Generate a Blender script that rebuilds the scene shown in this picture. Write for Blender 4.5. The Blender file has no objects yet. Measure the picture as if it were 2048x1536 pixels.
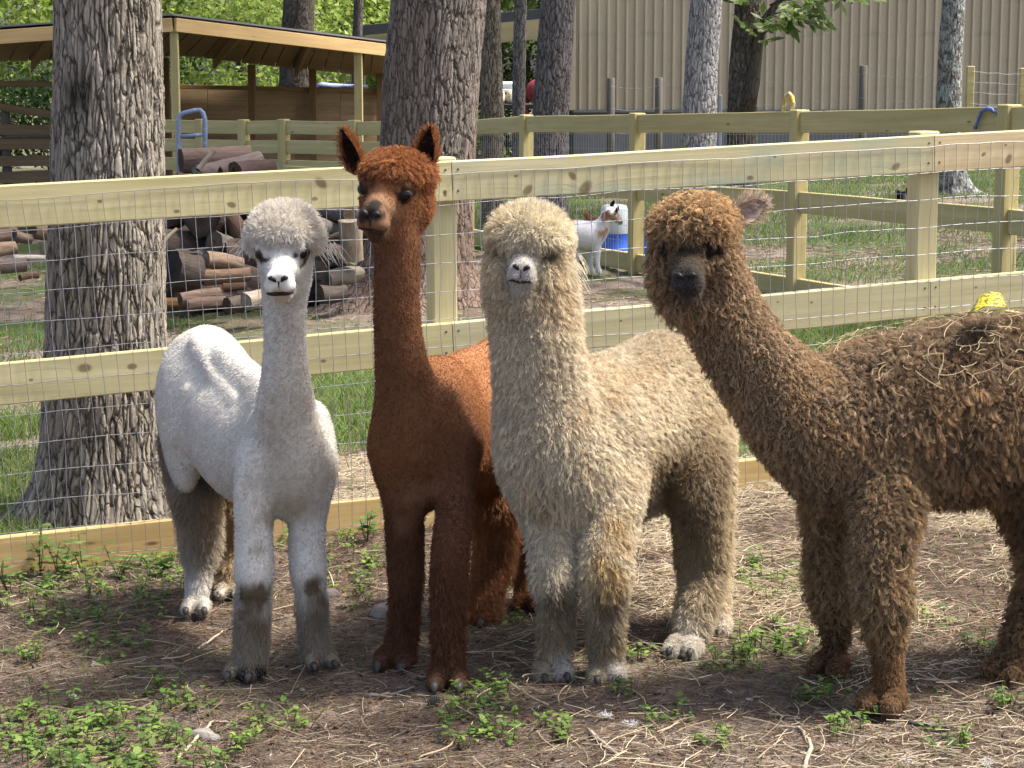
import bpy, math, random
import numpy as np
from mathutils import Vector, Matrix, kdtree
random.seed(7)
RNG = np.random.default_rng(7)
SC = bpy.context.scene
COL = SC.collection

# ------------------------------------------------------------------ camera
F_PX, CX, CY = 4140.0, 1024.0, 768.0          # focal length in photo pixels (2048 wide)
PITCH = math.atan((CY - 150.0) / F_PX)        # camera tilts down, horizon at photo row 150
CAM = np.array([0.0, 0.0, 1.577])
cam_data = bpy.data.cameras.new('camera')
cam_data.sensor_fit = 'HORIZONTAL'
cam_data.sensor_width = 36.0
cam_data.lens = 36.0 * F_PX / 2048.0
cam_data.clip_start = 0.1
cam_data.clip_end = 1500.0
cam = bpy.data.objects.new('camera', cam_data)
COL.objects.link(cam)
cam.location = CAM
cam.rotation_euler = (math.pi / 2 - PITCH, 0, 0)
SC.camera = cam

# ------------------------------------------------------------------ sky, sun, exposure
SUN_EL, SUN_AZ = math.radians(61), math.radians(4)     # azimuth: from +X (right) towards +Y (behind)
world = bpy.data.worlds.new('World')
SC.world = world
world.use_nodes = True
wn = world.node_tree.nodes
sky = wn.new('ShaderNodeTexSky')
sky.sky_type = 'NISHITA'
sky.sun_disc = False
sky.sun_elevation = SUN_EL
sky.sun_rotation = math.pi / 2 - SUN_AZ
sky.air_density = 0.7
sky.dust_density = 5.0
sky.ozone_density = 1.0
wn['Background'].inputs['Strength'].default_value = 0.15
world.node_tree.links.new(sky.outputs[0], wn['Background'].inputs['Color'])
sun_d = bpy.data.lights.new('sun', 'SUN')
sun_d.energy = 3.0
sun_d.angle = math.radians(8.0)
sun_d.color = (1.0, 0.94, 0.84)
sun = bpy.data.objects.new('sun', sun_d)
COL.objects.link(sun)
to_sun = Vector((math.cos(SUN_EL) * math.cos(SUN_AZ), math.cos(SUN_EL) * math.sin(SUN_AZ), math.sin(SUN_EL)))
sun.rotation_euler = to_sun.to_track_quat('Z', 'Y').to_euler()
sun.location = (8, 2, 12)
SC.view_settings.view_transform = 'Standard'
SC.view_settings.look = 'None'
SC.view_settings.gamma = 1.0
SC.view_settings.exposure = 1.4
SC.view_settings.use_curve_mapping = False
SC.render.engine = 'CYCLES'
SC.cycles.max_bounces = 6
SC.cycles.diffuse_bounces = 3
SC.cycles.glossy_bounces = 2
SC.cycles.transmission_bounces = 4
SC.cycles.transparent_max_bounces = 4
SC.cycles.use_denoising = True
SC.cycles_curves.shape = 'RIBBONS'

# ------------------------------------------------------------------ projection helpers
SP, CP = math.sin(PITCH), math.cos(PITCH)
def ray(u, v):
    a, b = (u - CX) / F_PX, -(v - CY) / F_PX
    return np.array([a, CP + SP * b, -SP + CP * b])
def P(u, v, Y):
    d = ray(u, v)
    return CAM + d * (Y / d[1])
def depth(p):
    return p[1] * CP - (p[2] - CAM[2]) * SP
def px(p):                                     # photo pixels per metre at a point
    return F_PX / depth(p)
SL = 0.049
def plane_z(x):
    return SL * 10 * np.tanh(np.asarray(x) / 10)
def G(u, v):                                   # ground point seen at a pixel
    d = ray(u, v)
    t = 6.0
    for _ in range(40):
        p = CAM + d * t
        t += (float(plane_z(p[0])) - p[2]) / d[2] * 0.9
    return CAM + d * t

# ------------------------------------------------------------------ numpy noise
def _hash(i, j, k, seed=0):
    n = (i.astype(np.int64) * 374761393 + j.astype(np.int64) * 668265263 + k.astype(np.int64) * 2147483647 + seed * 1274126177) & 0xffffffff
    n = ((n ^ (n >> 13)) * 1274126177) & 0xffffffff
    return ((n ^ (n >> 16)) & 0xffff) / 65535.0
def vnoise(p, seed=0):                         # value noise 0..1, p (...,3)
    p = np.asarray(p, dtype=np.float64)
    i = np.floor(p).astype(np.int64)
    f = p - i
    f = f * f * (3 - 2 * f)
    r = 0
    for a in (0, 1):
        for b in (0, 1):
            for c in (0, 1):
                w = (f[..., 0] if a else 1 - f[..., 0]) * (f[..., 1] if b else 1 - f[..., 1]) * (f[..., 2] if c else 1 - f[..., 2])
                r = r + w * _hash(i[..., 0] + a, i[..., 1] + b, i[..., 2] + c, seed)
    return r
def fbm(p, seed=0, oct=3):
    p = np.asarray(p, dtype=np.float64)
    r, a, t = 0, 1.0, 0
    for o in range(oct):
        r = r + a * vnoise(p * (2 ** o), seed + o)
        t += a
        a *= 0.5
    return r / t
def worley(x, y, seed=0, period=None):         # F1, F2, cell id on a 2-d jittered grid
    i, j = np.floor(x).astype(np.int64), np.floor(y).astype(np.int64)
    f1 = np.full(x.shape, 9.0); f2 = np.full(x.shape, 9.0); cid = np.zeros(x.shape)
    for a in (-1, 0, 1):
        for b in (-1, 0, 1):
            ci, cj = i + a, j + b
            hi = ci % period if period else ci
            z = np.zeros_like(ci)
            jx, jy = _hash(hi, cj, z, seed), _hash(hi, cj, z, seed + 9)
            d = np.hypot(ci + jx - x, cj + jy - y)
            h = _hash(hi, cj, z, seed + 5)
            m = d < f1
            f2 = np.where(m, f1, np.minimum(f2, d))
            cid = np.where(m, h, cid)
            f1 = np.where(m, d, f1)
    return f1, f2, cid
def hgt(x, y):
    x, y = np.asarray(x, float), np.asarray(y, float)
    z = np.zeros_like(x)
    n = (fbm(np.stack([x * 1.3, y * 1.3, z], -1), 3, 2) - 0.5) * 0.05 + (fbm(np.stack([x * 7, y * 7, z], -1), 5, 3) - 0.5) * 0.034
    fade = np.clip((60 - y) / 40, 0, 1)
    return plane_z(x) + n * fade - 0.006

# ------------------------------------------------------------------ object helpers
def empty(name, loc=(0, 0, 0), rz=0.0):
    o = bpy.data.objects.new(name, None)
    COL.objects.link(o)
    o.location = loc
    o.rotation_euler = (0, 0, rz)
    o.empty_display_size = 0.1
    return o
def tag(o, label=None, cat=None, group=None, kind=None):
    if label: o['label'] = label
    if cat: o['category'] = cat
    if group: o['group'] = group
    if kind: o['kind'] = kind
    return o
def link(name, me, mat=None, parent=None, loc=None):
    o = bpy.data.objects.new(name, me)
    COL.objects.link(o)
    if mat is not None and len(me.materials) == 0:
        me.materials.append(mat)
    if loc is not None: o.location = loc
    if parent is not None:
        o.parent = parent
        o.matrix_parent_inverse = Matrix.Identity(4)
    return o
def wlink(name, me, mat, parent):
    """link a mesh given in world coordinates under a parent that stands elsewhere"""
    o = link(name, me, mat)
    o.parent = parent
    bpy_m = Matrix.LocRotScale(parent.location, parent.rotation_euler, parent.scale)
    o.matrix_parent_inverse = bpy_m.inverted()
    return o
class MB:
    """collects vertices and faces of one mesh"""
    def __init__(s):
        s.v, s.f, s.c = [], [], []
        s.n = 0
    def add(s, v, f, c=None):
        v = np.asarray(v, float).reshape(-1, 3)
        s.v.append(v)
        s.f.extend([tuple(int(i) + s.n for i in q) for q in f])
        if c is not None:
            c = np.asarray(c, float)
            s.c.append(np.broadcast_to(c, (len(v), 3)))
        s.n += len(v)
        return s
    def box(s, c, size, R=None, bev=0.0):
        hx, hy, hz = np.asarray(size, float) / 2
        b = min(bev, hx * .9, hy * .9, hz * .9)
        if b <= 0:
            v = np.array([[x, y, z] for x in (-hx, hx) for y in (-hy, hy) for z in (-hz, hz)])
            f = [(0, 1, 3, 2), (4, 6, 7, 5), (0, 4, 5, 1), (2, 3, 7, 6), (0, 2, 6, 4), (1, 5, 7, 3)]
        else:
            v = []
            for sx in (-1, 1):
                for sy in (-1, 1):
                    for sz in (-1, 1):
                        v += [(sx * (hx - b), sy * (hy - b), sz * hz), (sx * (hx - b), sy * hy, sz * (hz - b)), (sx * hx, sy * (hy - b), sz * (hz - b))]
            v = np.array(v)
            def q(x, y, z, k): return (((x > 0) * 4 + (y > 0) * 2 + (z > 0)) * 3 + k)
            f = []
            for a in (-1, 1):
                f.append([q(-1, -1, a, 0), q(1, -1, a, 0), q(1, 1, a, 0), q(-1, 1, a, 0)][::a])
                f.append([q(-1, a, -1, 1), q(-1, a, 1, 1), q(1, a, 1, 1), q(1, a, -1, 1)][::a])
                f.append([q(a, -1, -1, 2), q(a, 1, -1, 2), q(a, 1, 1, 2), q(a, -1, 1, 2)][::a])
            for a in (-1, 1):
                for c2 in (-1, 1):
                    f.append([q(-1, a, c2, 0), q(1, a, c2, 0), q(1, a, c2, 1), q(-1, a, c2, 1)][::a * c2])
                    f.append([q(a, -1, c2, 0), q(a, -1, c2, 2), q(a, 1, c2, 2), q(a, 1, c2, 0)][::a * c2])
                    f.append([q(a, c2, -1, 1), q(a, c2, 1, 1), q(a, c2, 1, 2), q(a, c2, -1, 2)][::a * c2])
                    for d in (-1, 1):
                        f.append([q(a, c2, d, 0), q(a, c2, d, 1), q(a, c2, d, 2)][::a * c2 * d])
        if R is not None: v = v @ np.asarray(R, float).T
        return s.add(v + np.asarray(c, float), f)
    def tube(s, pts, r, n=8, cap=True, col=None):
        pts = np.asarray(pts, float)
        r = np.broadcast_to(np.asarray(r, float), (len(pts),))
        t = np.gradient(pts, axis=0)
        t /= np.linalg.norm(t, axis=1, keepdims=True) + 1e-12
        up = np.array([0, 0, 1.0]) if abs(t[0, 2]) < 0.9 else np.array([1.0, 0, 0])
        v = []
        a = np.arange(n) / n * 2 * math.pi
        for i in range(len(pts)):
            x = np.cross(up, t[i]); x /= np.linalg.norm(x) + 1e-12
            y = np.cross(t[i], x)
            up = y if abs(t[i, 2]) < 0.999 else up
            v.append(pts[i] + r[i] * (np.cos(a)[:, None] * x + np.sin(a)[:, None] * y))
        v = np.concatenate(v)
        f = []
        for i in range(len(pts) - 1):
            for k in range(n):
                k2 = (k + 1) % n
                f.append((i * n + k, i * n + k2, (i + 1) * n + k2, (i + 1) * n + k))
        if cap:
            f.append(tuple(range(n - 1, -1, -1)))
            f.append(tuple(range((len(pts) - 1) * n, len(pts) * n)))
        return s.add(v, f, col)
    def mesh(s, name, smooth=False):
        me = bpy.data.meshes.new(name)
        v = np.concatenate(s.v) if s.v else np.zeros((0, 3))
        me.from_pydata([tuple(p) for p in v], [], s.f)
        if s.c:
            set_col(me, np.concatenate(s.c))
        me.validate()
        if smooth: me.shade_smooth()
        me.update()
        return me
def set_col(me, c, name='Col'):
    at = me.attributes.new(name, 'FLOAT_COLOR', 'POINT')
    c4 = np.ones((len(c), 4), np.float32)
    c4[:, :3] = c
    at.data.foreach_set('color', c4.ravel())
def np_mesh(name, v, quads, smooth=True, col=None):
    """fast mesh from arrays of verts and quads (or tris)"""
    me = bpy.data.meshes.new(name)
    v = np.asarray(v, np.float32); quads = np.asarray(quads, np.int32)
    k = quads.shape[1]
    me.vertices.add(len(v)); me.vertices.foreach_set('co', v.ravel())
    me.loops.add(quads.size); me.loops.foreach_set('vertex_index', quads.ravel())
    me.polygons.add(len(quads))
    me.polygons.foreach_set('loop_start', np.arange(0, quads.size, k, dtype=np.int32))
    me.update(calc_edges=True)
    me.validate()
    if smooth: me.shade_smooth()
    if col is not None: set_col(me, col)
    return me
def hair(name, roots_pts, radius, col, mat, parent=None, kind=None):
    """roots_pts (N,K,3) strand points; radius (N,K) ; col (N,3)"""
    N, K, _ = roots_pts.shape
    hc = bpy.data.hair_curves.new(name)
    hc.add_curves([K] * N)
    hc.attributes['position'].data.foreach_set('vector', roots_pts.astype(np.float32).ravel())
    ra = hc.attributes.get('radius') or hc.attributes.new('radius', 'FLOAT', 'POINT')
    ra.data.foreach_set('value', np.broadcast_to(radius, (N, K)).astype(np.float32).ravel())
    ca = hc.attributes.new('Col', 'FLOAT_COLOR', 'CURVE')
    c4 = np.ones((N, 4), np.float32); c4[:, :3] = col
    ca.data.foreach_set('color', c4.ravel())
    hc.materials.append(mat)
    o = bpy.data.objects.new(name, hc)
    COL.objects.link(o)
    if parent is not None:
        o.parent = parent
        o.matrix_parent_inverse = Matrix.LocRotScale(parent.location, parent.rotation_euler, parent.scale).inverted()
    if kind: o['kind'] = kind
    return o

# ------------------------------------------------------------------ material helpers
def lin(r, g, b):
    return tuple(((c / 255) / 12.92 if c / 255 <= .04045 else ((c / 255 + .055) / 1.055) ** 2.4) for c in (r, g, b))
class NT:
    def __init__(s, name, rough=0.8, spec=0.2):
        s.m = bpy.data.materials.new(name)
        s.m.use_nodes = True
        s.n, s.l = s.m.node_tree.nodes, s.m.node_tree.links
        s.b = s.n['Principled BSDF']
        s.b.inputs['Roughness'].default_value = rough
        s.b.inputs['Specular IOR Level'].default_value = spec
        s.out = s.n['Material Output']
    def node(s, t, **kw):
        n = s.n.new(t)
        for k, v in kw.items(): setattr(n, k, v)
        return n
    def link(s, a, b): s.l.new(a, b)
    def inp(s, n, i, v):
        if isinstance(v, bpy.types.NodeSocket): s.link(v, n.inputs[i])
        elif v is not None:
            sk = n.inputs[i]
            if sk.type == 'RGBA' and len(v) == 3: v = (*v, 1)
            sk.default_value = v
    def coord(s, which='Object'):
        return s.node('ShaderNodeTexCoord').outputs[which]
    def mapping(s, vec, scale=(1, 1, 1), loc=(0, 0, 0), rot=(0, 0, 0)):
        n = s.node('ShaderNodeMapping')
        s.inp(n, 0, vec); n.inputs['Scale'].default_value = scale; n.inputs['Location'].default_value = loc; n.inputs['Rotation'].default_value = rot
        return n.outputs[0]
    def noise(s, vec, scale=5, detail=4, rough=.55, dist=0.0, out=0):
        n = s.node('ShaderNodeTexNoise')
        s.inp(n, 'Vector', vec); n.inputs['Scale'].default_value = scale; n.inputs['Detail'].default_value = detail
        n.inputs['Roughness'].default_value = rough; n.inputs['Distortion'].default_value = dist
        return n.outputs[out]
    def ramp(s, fac, stops):
        n = s.node('ShaderNodeValToRGB')
        s.inp(n, 0, fac)
        e = n.color_ramp.elements
        while len(e) < len(stops): e.new(0.5)
        for el, (p, c) in zip(e, stops):
            el.position = p; el.color = (*c, 1) if len(c) == 3 else c
        return n.outputs[0]
    def mix(s, fac, a, b, mode='MIX'):
        n = s.node('ShaderNodeMix', data_type='RGBA', blend_type=mode)
        s.inp(n, 0, fac); s.inp(n, 6, a); s.inp(n, 7, b)
        return n.outputs[2]
    def math(s, op, a, b=None, clamp=False):
        n = s.node('ShaderNodeMath', operation=op, use_clamp=clamp)
        s.inp(n, 0, a)
        if b is not None: s.inp(n, 1, b)
        return n.outputs[0]
    def attr(s, name='Col', out='Color'):
        return s.node('ShaderNodeAttribute', attribute_name=name).outputs[out]
    def objrand(s):
        return s.node('ShaderNodeObjectInfo').outputs['Random']
    def color(s, v): s.inp(s.b, 'Base Color', v); return s
    def bump(s, h, strength=.4, dist=.01):
        n = s.node('ShaderNodeBump')
        s.inp(n, 'Height', h); n.inputs['Strength'].default_value = strength; n.inputs['Distance'].default_value = dist
        s.link(n.outputs[0], s.b.inputs['Normal'])
        return s
def smoothstep(a, b, x):
    t = np.clip((x - a) / (b - a), 0, 1)
    return t * t * (3 - 2 * t)
def M_strand(name, translucent=0.25, rough=.7, spec=.15, gain=1.0):
    t = NT(name, rough, spec)
    c = t.attr('Col')
    t.color(c)
    tr = t.node('ShaderNodeBsdfTranslucent')
    t.link(c, tr.inputs[0])
    mx = t.node('ShaderNodeMixShader')
    mx.inputs[0].default_value = translucent
    t.link(t.b.outputs[0], mx.inputs[1]); t.link(tr.outputs[0], mx.inputs[2])
    t.link(mx.outputs[0], t.out.inputs[0])
    return t.m
MAT = {}
MAT['fur'] = M_strand('fur_strands', .3)
MAT['straw'] = M_strand('straw_strands', .2, .6, .3)
MAT['grass'] = M_strand('grass_blades', .4, .5, .35)
# ------------------------------------------------------------------ ground
def build_ground():
    xs = np.unique(np.concatenate([np.linspace(-160, -12, 30), np.linspace(-12, -3.2, 60), np.linspace(-3.2, 3.6, 400), np.linspace(3.6, 14, 60), np.linspace(14, 160, 30)]))
    ys = np.unique(np.concatenate([np.linspace(-40, 4.2, 20), np.linspace(4.2, 8.5, 270), np.linspace(8.5, 18, 130), np.linspace(18, 45, 90), np.linspace(45, 320, 40)]))
    X, Y = np.meshgrid(xs, ys)
    Z = hgt(X, Y)
    v = np.stack([X, Y, Z], -1).reshape(-1, 3)
    nx, ny = len(xs), len(ys)
    i = np.arange(nx * ny).reshape(ny, nx)
    q = np.stack([i[:-1, :-1], i[:-1, 1:], i[1:, 1:], i[1:, :-1]], -1).reshape(-1, 4)
    me = np_mesh('ground', v, q)
    t = NT('dirt_ground', .95, .1)
    c = t.coord('Object')
    n1 = t.noise(c, 1.2, 5, .6)
    n2 = t.noise(c, 14, 6, .7)
    n3 = t.noise(t.mapping(c, (1, 1, 1)), 70, 3, .7)
    base = t.ramp(n2, [(.25, (.05, .037, .029)), (.5, (.118, .090, .070)), (.75, (.21, .168, .135))])
    pale = t.ramp(n2, [(.3, (.12, .096, .08)), (.7, (.27, .225, .185))])
    col = t.mix(t.ramp(n1, [(.42, (0, 0, 0)), (.62, (1, 1, 1))]), base, pale)
    speck = t.ramp(n3, [(.62, (0, 0, 0)), (.72, (1, 1, 1))])
    col = t.mix(speck, col, (.24, .18, .12))
    # mossy green earth under the far grass
    g = t.ramp(t.noise(c, .8, 4, .6), [(.45, (0, 0, 0)), (.6, (1, 1, 1))])
    sx = t.node('ShaderNodeSeparateXYZ'); t.link(c, sx.inputs[0])
    far = t.node('ShaderNodeMapRange'); far.inputs[1].default_value = 8.5; far.inputs[2].default_value = 14
    t.link(sx.outputs[1], far.inputs[0])
    col = t.mix(t.math('MULTIPLY', g, far.outputs[0]), col, (.06, .09, .025))
    t.color(col)
    t.bump(t.math('ADD', n2, t.math('MULTIPLY', n3, .6)), .9, .02)
    tag(link('ground', me, t.m), kind='structure')
build_ground()
# ------------------------------------------------------------------ animals: implicit bodies
def surface_nets(F, org, h):
    S = F < 0
    nx, ny, nz = F.shape
    sl = lambda A, a, b, c: A[a:nx - 1 + a, b:ny - 1 + b, c:nz - 1 + c]
    cnt = sum(sl(S, a, b, c).astype(np.int8) for a in (0, 1) for b in (0, 1) for c in (0, 1))
    mix = (cnt > 0) & (cnt < 8)
    idx = np.full(mix.shape, -1, np.int64)
    cells = np.argwhere(mix)
    idx[mix] = np.arange(len(cells))
    acc = np.zeros((len(cells), 3)); num = np.zeros(len(cells))
    cor = [(a, b, c) for a in (0, 1) for b in (0, 1) for c in (0, 1)]
    val = {k: F[cells[:, 0] + k[0], cells[:, 1] + k[1], cells[:, 2] + k[2]] for k in cor}
    for a in cor:
        for ax in range(3):
            if a[ax]: continue
            b = list(a); b[ax] = 1; b = tuple(b)
            fa, fb = val[a], val[b]
            m = (fa < 0) != (fb < 0)
            t = np.where(m, fa / np.where(m, fa - fb, 1), 0)
            p = np.array(a, float)[None] + t[:, None] * (np.array(b, float) - np.array(a, float))[None]
            acc += p * m[:, None]; num += m
    v = org + (cells + acc / num[:, None]) * h
    quads = []
    for ax in range(3):
        o1, o2 = [(1, 2), (2, 0), (0, 1)][ax]
        A = [slice(0, None)] * 3; B = [slice(0, None)] * 3
        A[ax] = slice(0, -1); B[ax] = slice(1, None)
        sa, sb = S[tuple(A)], S[tuple(B)]
        e = np.argwhere(sa != sb)
        ok = (e[:, o1] > 0) & (e[:, o2] > 0) & (e[:, o1] < F.shape[o1] - 1) & (e[:, o2] < F.shape[o2] - 1)
        e = e[ok]
        ins = sa[e[:, 0], e[:, 1], e[:, 2]]
        def cell(d1, d2):
            c = e.copy(); c[:, o1] -= d1; c[:, o2] -= d2
            return idx[c[:, 0], c[:, 1], c[:, 2]]
        q = np.stack([cell(1, 1), cell(0, 1), cell(0, 0), cell(1, 0)], 1)
        q[~ins] = q[~ins][:, ::-1]
        quads.append(q)
    return v, np.concatenate(quads)
def rotm(yaw=0, pitch=0, roll=0):
    """local x forward, y left, z up; yaw about z, pitch nose-up, roll about forward"""
    return np.array((Matrix.Rotation(yaw, 3, 'Z') @ Matrix.Rotation(-pitch, 3, 'Y') @ Matrix.Rotation(roll, 3, 'X')))
class Prim:
    def __init__(s, kind, a, b, k, L, col, tau, lift, shape):
        s.kind, s.a, s.b, s.k, s.L, s.col, s.tau, s.lift, s.shape = kind, a, b, k, L, np.array(col, float), tau, lift, shape
    def dist(s, p):
        if s.kind == 'cap':
            A, ra = s.a; B, rb = s.b
            d = B - A
            t = np.clip(((p - A) @ d) / (d @ d), 0, 1)
            return np.linalg.norm(p - A - t[..., None] * d, axis=-1) - (ra + (rb - ra) * t)
        C, R, rad = s.a, s.b[0], s.b[1]
        q = (p - C) @ R
        k0 = np.linalg.norm(q / rad, axis=-1)
        k1 = np.linalg.norm(q / (rad * rad), axis=-1)
        return k0 * (k0 - 1) / np.maximum(k1, 1e-6)
    def bounds(s):
        if s.kind == 'cap':
            A, ra = s.a; B, rb = s.b
            r = max(ra, rb)
            return np.minimum(A, B) - r, np.maximum(A, B) + r
        e = np.sqrt(((s.b[0] * s.b[1][None]) ** 2).sum(1))
        return s.a - e, s.a + e
class Body:
    def __init__(s):
        s.p, s.paint = [], []
        s.L, s.col, s.tau, s.lift = .01, (.5, .5, .5), .02, .5
    def style(s, L=None, col=None, lift=None, tau=None):
        if L is not None: s.L = L
        if col is not None: s.col = col
        if lift is not None: s.lift = lift
        if tau is not None: s.tau = tau
    def cap(s, A, B, ra, rb, k=.03, **kw):
        s.p.append(Prim('cap', (np.array(A, float), ra), (np.array(B, float), rb), k, kw.get('L', s.L), kw.get('col', s.col), kw.get('tau', s.tau), kw.get('lift', s.lift), kw.get('shape', True)))
    def ell(s, C, R, rad, k=.03, **kw):
        s.p.append(Prim('ell', np.array(C, float), (np.array(R, float), np.array(rad, float)), k, kw.get('L', s.L), kw.get('col', s.col), kw.get('tau', s.tau), kw.get('lift', s.lift), kw.get('shape', True)))
    def chain(s, pts, k=.02, **kw):
        """pts: list of (u, v, Y, radius in photo px)"""
        if len(pts) > 2:
            q = np.array(pts, float); e = np.vstack([2 * q[0] - q[1], q, 2 * q[-1] - q[-2]]); out = []
            for i in range(1, len(e) - 2):
                for t in np.linspace(0, 1, 4)[:-1]:
                    a, b_, c, d = e[i - 1:i + 3]
                    out.append(.5 * (2 * b_ + (c - a) * t + (2 * a - 5 * b_ + 4 * c - d) * t * t + (3 * b_ - a - 3 * c + d) * t ** 3))
            pts = out + [q[-1]]
        w = [(P(u, v, y), r / px(P(u, v, y))) for u, v, y, r in pts]
        for (a, ra), (b, rb) in zip(w[:-1], w[1:]):
            s.cap(a, b, ra, rb, k, **kw)
    def spot(s, C, r, col, L=None, soft=.006):
        s.paint.append((np.array(C, float), r, np.array(col, float), L, soft))
    def solid(s, h):
        lo = np.min([q.bounds()[0] for q in s.p if q.shape], 0) - .05
        hi = np.max([q.bounds()[1] for q in s.p if q.shape], 0) + .05
        n = np.ceil((hi - lo) / h).astype(int) + 1
        F = np.full(n, 1.0, np.float32)
        ax = [lo[i] + np.arange(n[i]) * h for i in range(3)]
        for q in s.p:
            if not q.shape: continue
            a, b = q.bounds()
            m = q.k + 3 * h
            i0 = np.clip(np.floor((a - m - lo) / h).astype(int), 0, n - 1); i1 = np.clip(np.ceil((b + m - lo) / h).astype(int) + 1, 1, n)
            g = np.stack(np.meshgrid(*[ax[j][i0[j]:i1[j]] for j in range(3)], indexing='ij'), -1)
            d = q.dist(g)
            sub = F[i0[0]:i1[0], i0[1]:i1[1], i0[2]:i1[2]]
            hh = np.clip(.5 + .5 * (sub - d) / q.k, 0, 1)
            F[i0[0]:i1[0], i0[1]:i1[1], i0[2]:i1[2]] = sub * (1 - hh) + d * hh - q.k * hh * (1 - hh)
        v, f = surface_nets(F, lo, h)
        # drop loose crumbs: keep everything, smooth lightly
        e = np.concatenate([f[:, [0, 1]], f[:, [1, 2]], f[:, [2, 3]], f[:, [3, 0]]])
        for _ in range(2):
            acc = np.zeros_like(v); c = np.zeros(len(v))
            for k in range(3):
                acc[:, k] = np.bincount(e[:, 0], v[e[:, 1], k], len(v)) + np.bincount(e[:, 1], v[e[:, 0], k], len(v))
            c = np.bincount(e[:, 0], minlength=len(v)) + np.bincount(e[:, 1], minlength=len(v))
            v = v * .5 + .5 * acc / c[:, None]
        return v, f
    def field(s, p):
        p = np.atleast_2d(p)
        F = np.full(len(p), 1.0)
        for q in s.p:
            if not q.shape: continue
            d = q.dist(p)
            h = np.clip(.5 + .5 * (F - d) / q.k, 0, 1)
            F = F * (1 - h) + d * h - q.k * h * (1 - h)
        return F
    def surf(s, o, d):
        """first hit of the body surface from o along d"""
        d = np.array(d, float) / np.linalg.norm(d); o = np.array(o, float); t = 0.0
        for _ in range(60):
            f = s.field(o + d * t)[0]
            if f < 5e-4: break
            t += f * .8
        s.miss = f > .02
        return o + d * t
    def hit(s, u, v):
        return s.surf(P(u, v, 3.9), ray(u, v))
    def attrs(s, v):
        W = np.zeros((len(v), len(s.p)))
        for i, q in enumerate(s.p):
            W[:, i] = np.exp(-np.clip(q.dist(v), -.03, None) / q.tau)
        W /= W.sum(1, keepdims=True) + 1e-30
        L = W @ np.array([q.L for q in s.p]); lift = W @ np.array([q.lift for q in s.p])
        col = W @ np.array([q.col for q in s.p])
        for C, r, c, l2, soft in s.paint:
            d = np.linalg.norm(v - C, axis=1)
            if r > .015: d = d + (fbm(v * (1.1 / r) , 17, 3) - .5) * r * 1.6 + (fbm(v * np.array([90, 90, 35]), 18, 2) - .5) * r * 1.1
            m = 1 - smoothstep(r - soft, r + soft, d)
            col = col * (1 - m[:, None]) + c * m[:, None]
            if l2 is not None: L = L * (1 - m) + l2 * m
        return L, lift, col
def vnormals(v, f):
    n = np.cross(v[f[:, 2]] - v[f[:, 0]], v[f[:, 3]] - v[f[:, 1]])
    out = np.zeros_like(v)
    for j in range(4):
        for k in range(3):
            out[:, k] += np.bincount(f[:, j], n[:, k], len(v))
    return out / (np.linalg.norm(out, axis=1, keepdims=True) + 1e-12)
t_ = NT('fur_skin', .9, .1); t_.color(t_.attr('Col')); MAT['skin'] = t_.m
t_ = NT('eye_wet', .15, .22); t_.color((.010, .007, .006)); MAT['eye'] = t_.m
t_ = NT('eye_lid', .6, .3); t_.color((.035, .025, .02)); MAT['lid'] = t_.m
t_ = NT('toenail', .5, .3); t_.color(t_.mix(t_.noise(t_.coord(), 60), (.02, .018, .017), (.07, .064, .058))); MAT['nail'] = t_.m
MAT['nose'] = NT('nose_leather', .55, .3).color((.016, .013, .013)).m
MAT['mouth'] = NT('mouth_line', .7, .15).color((.030, .022, .020)).m

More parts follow.
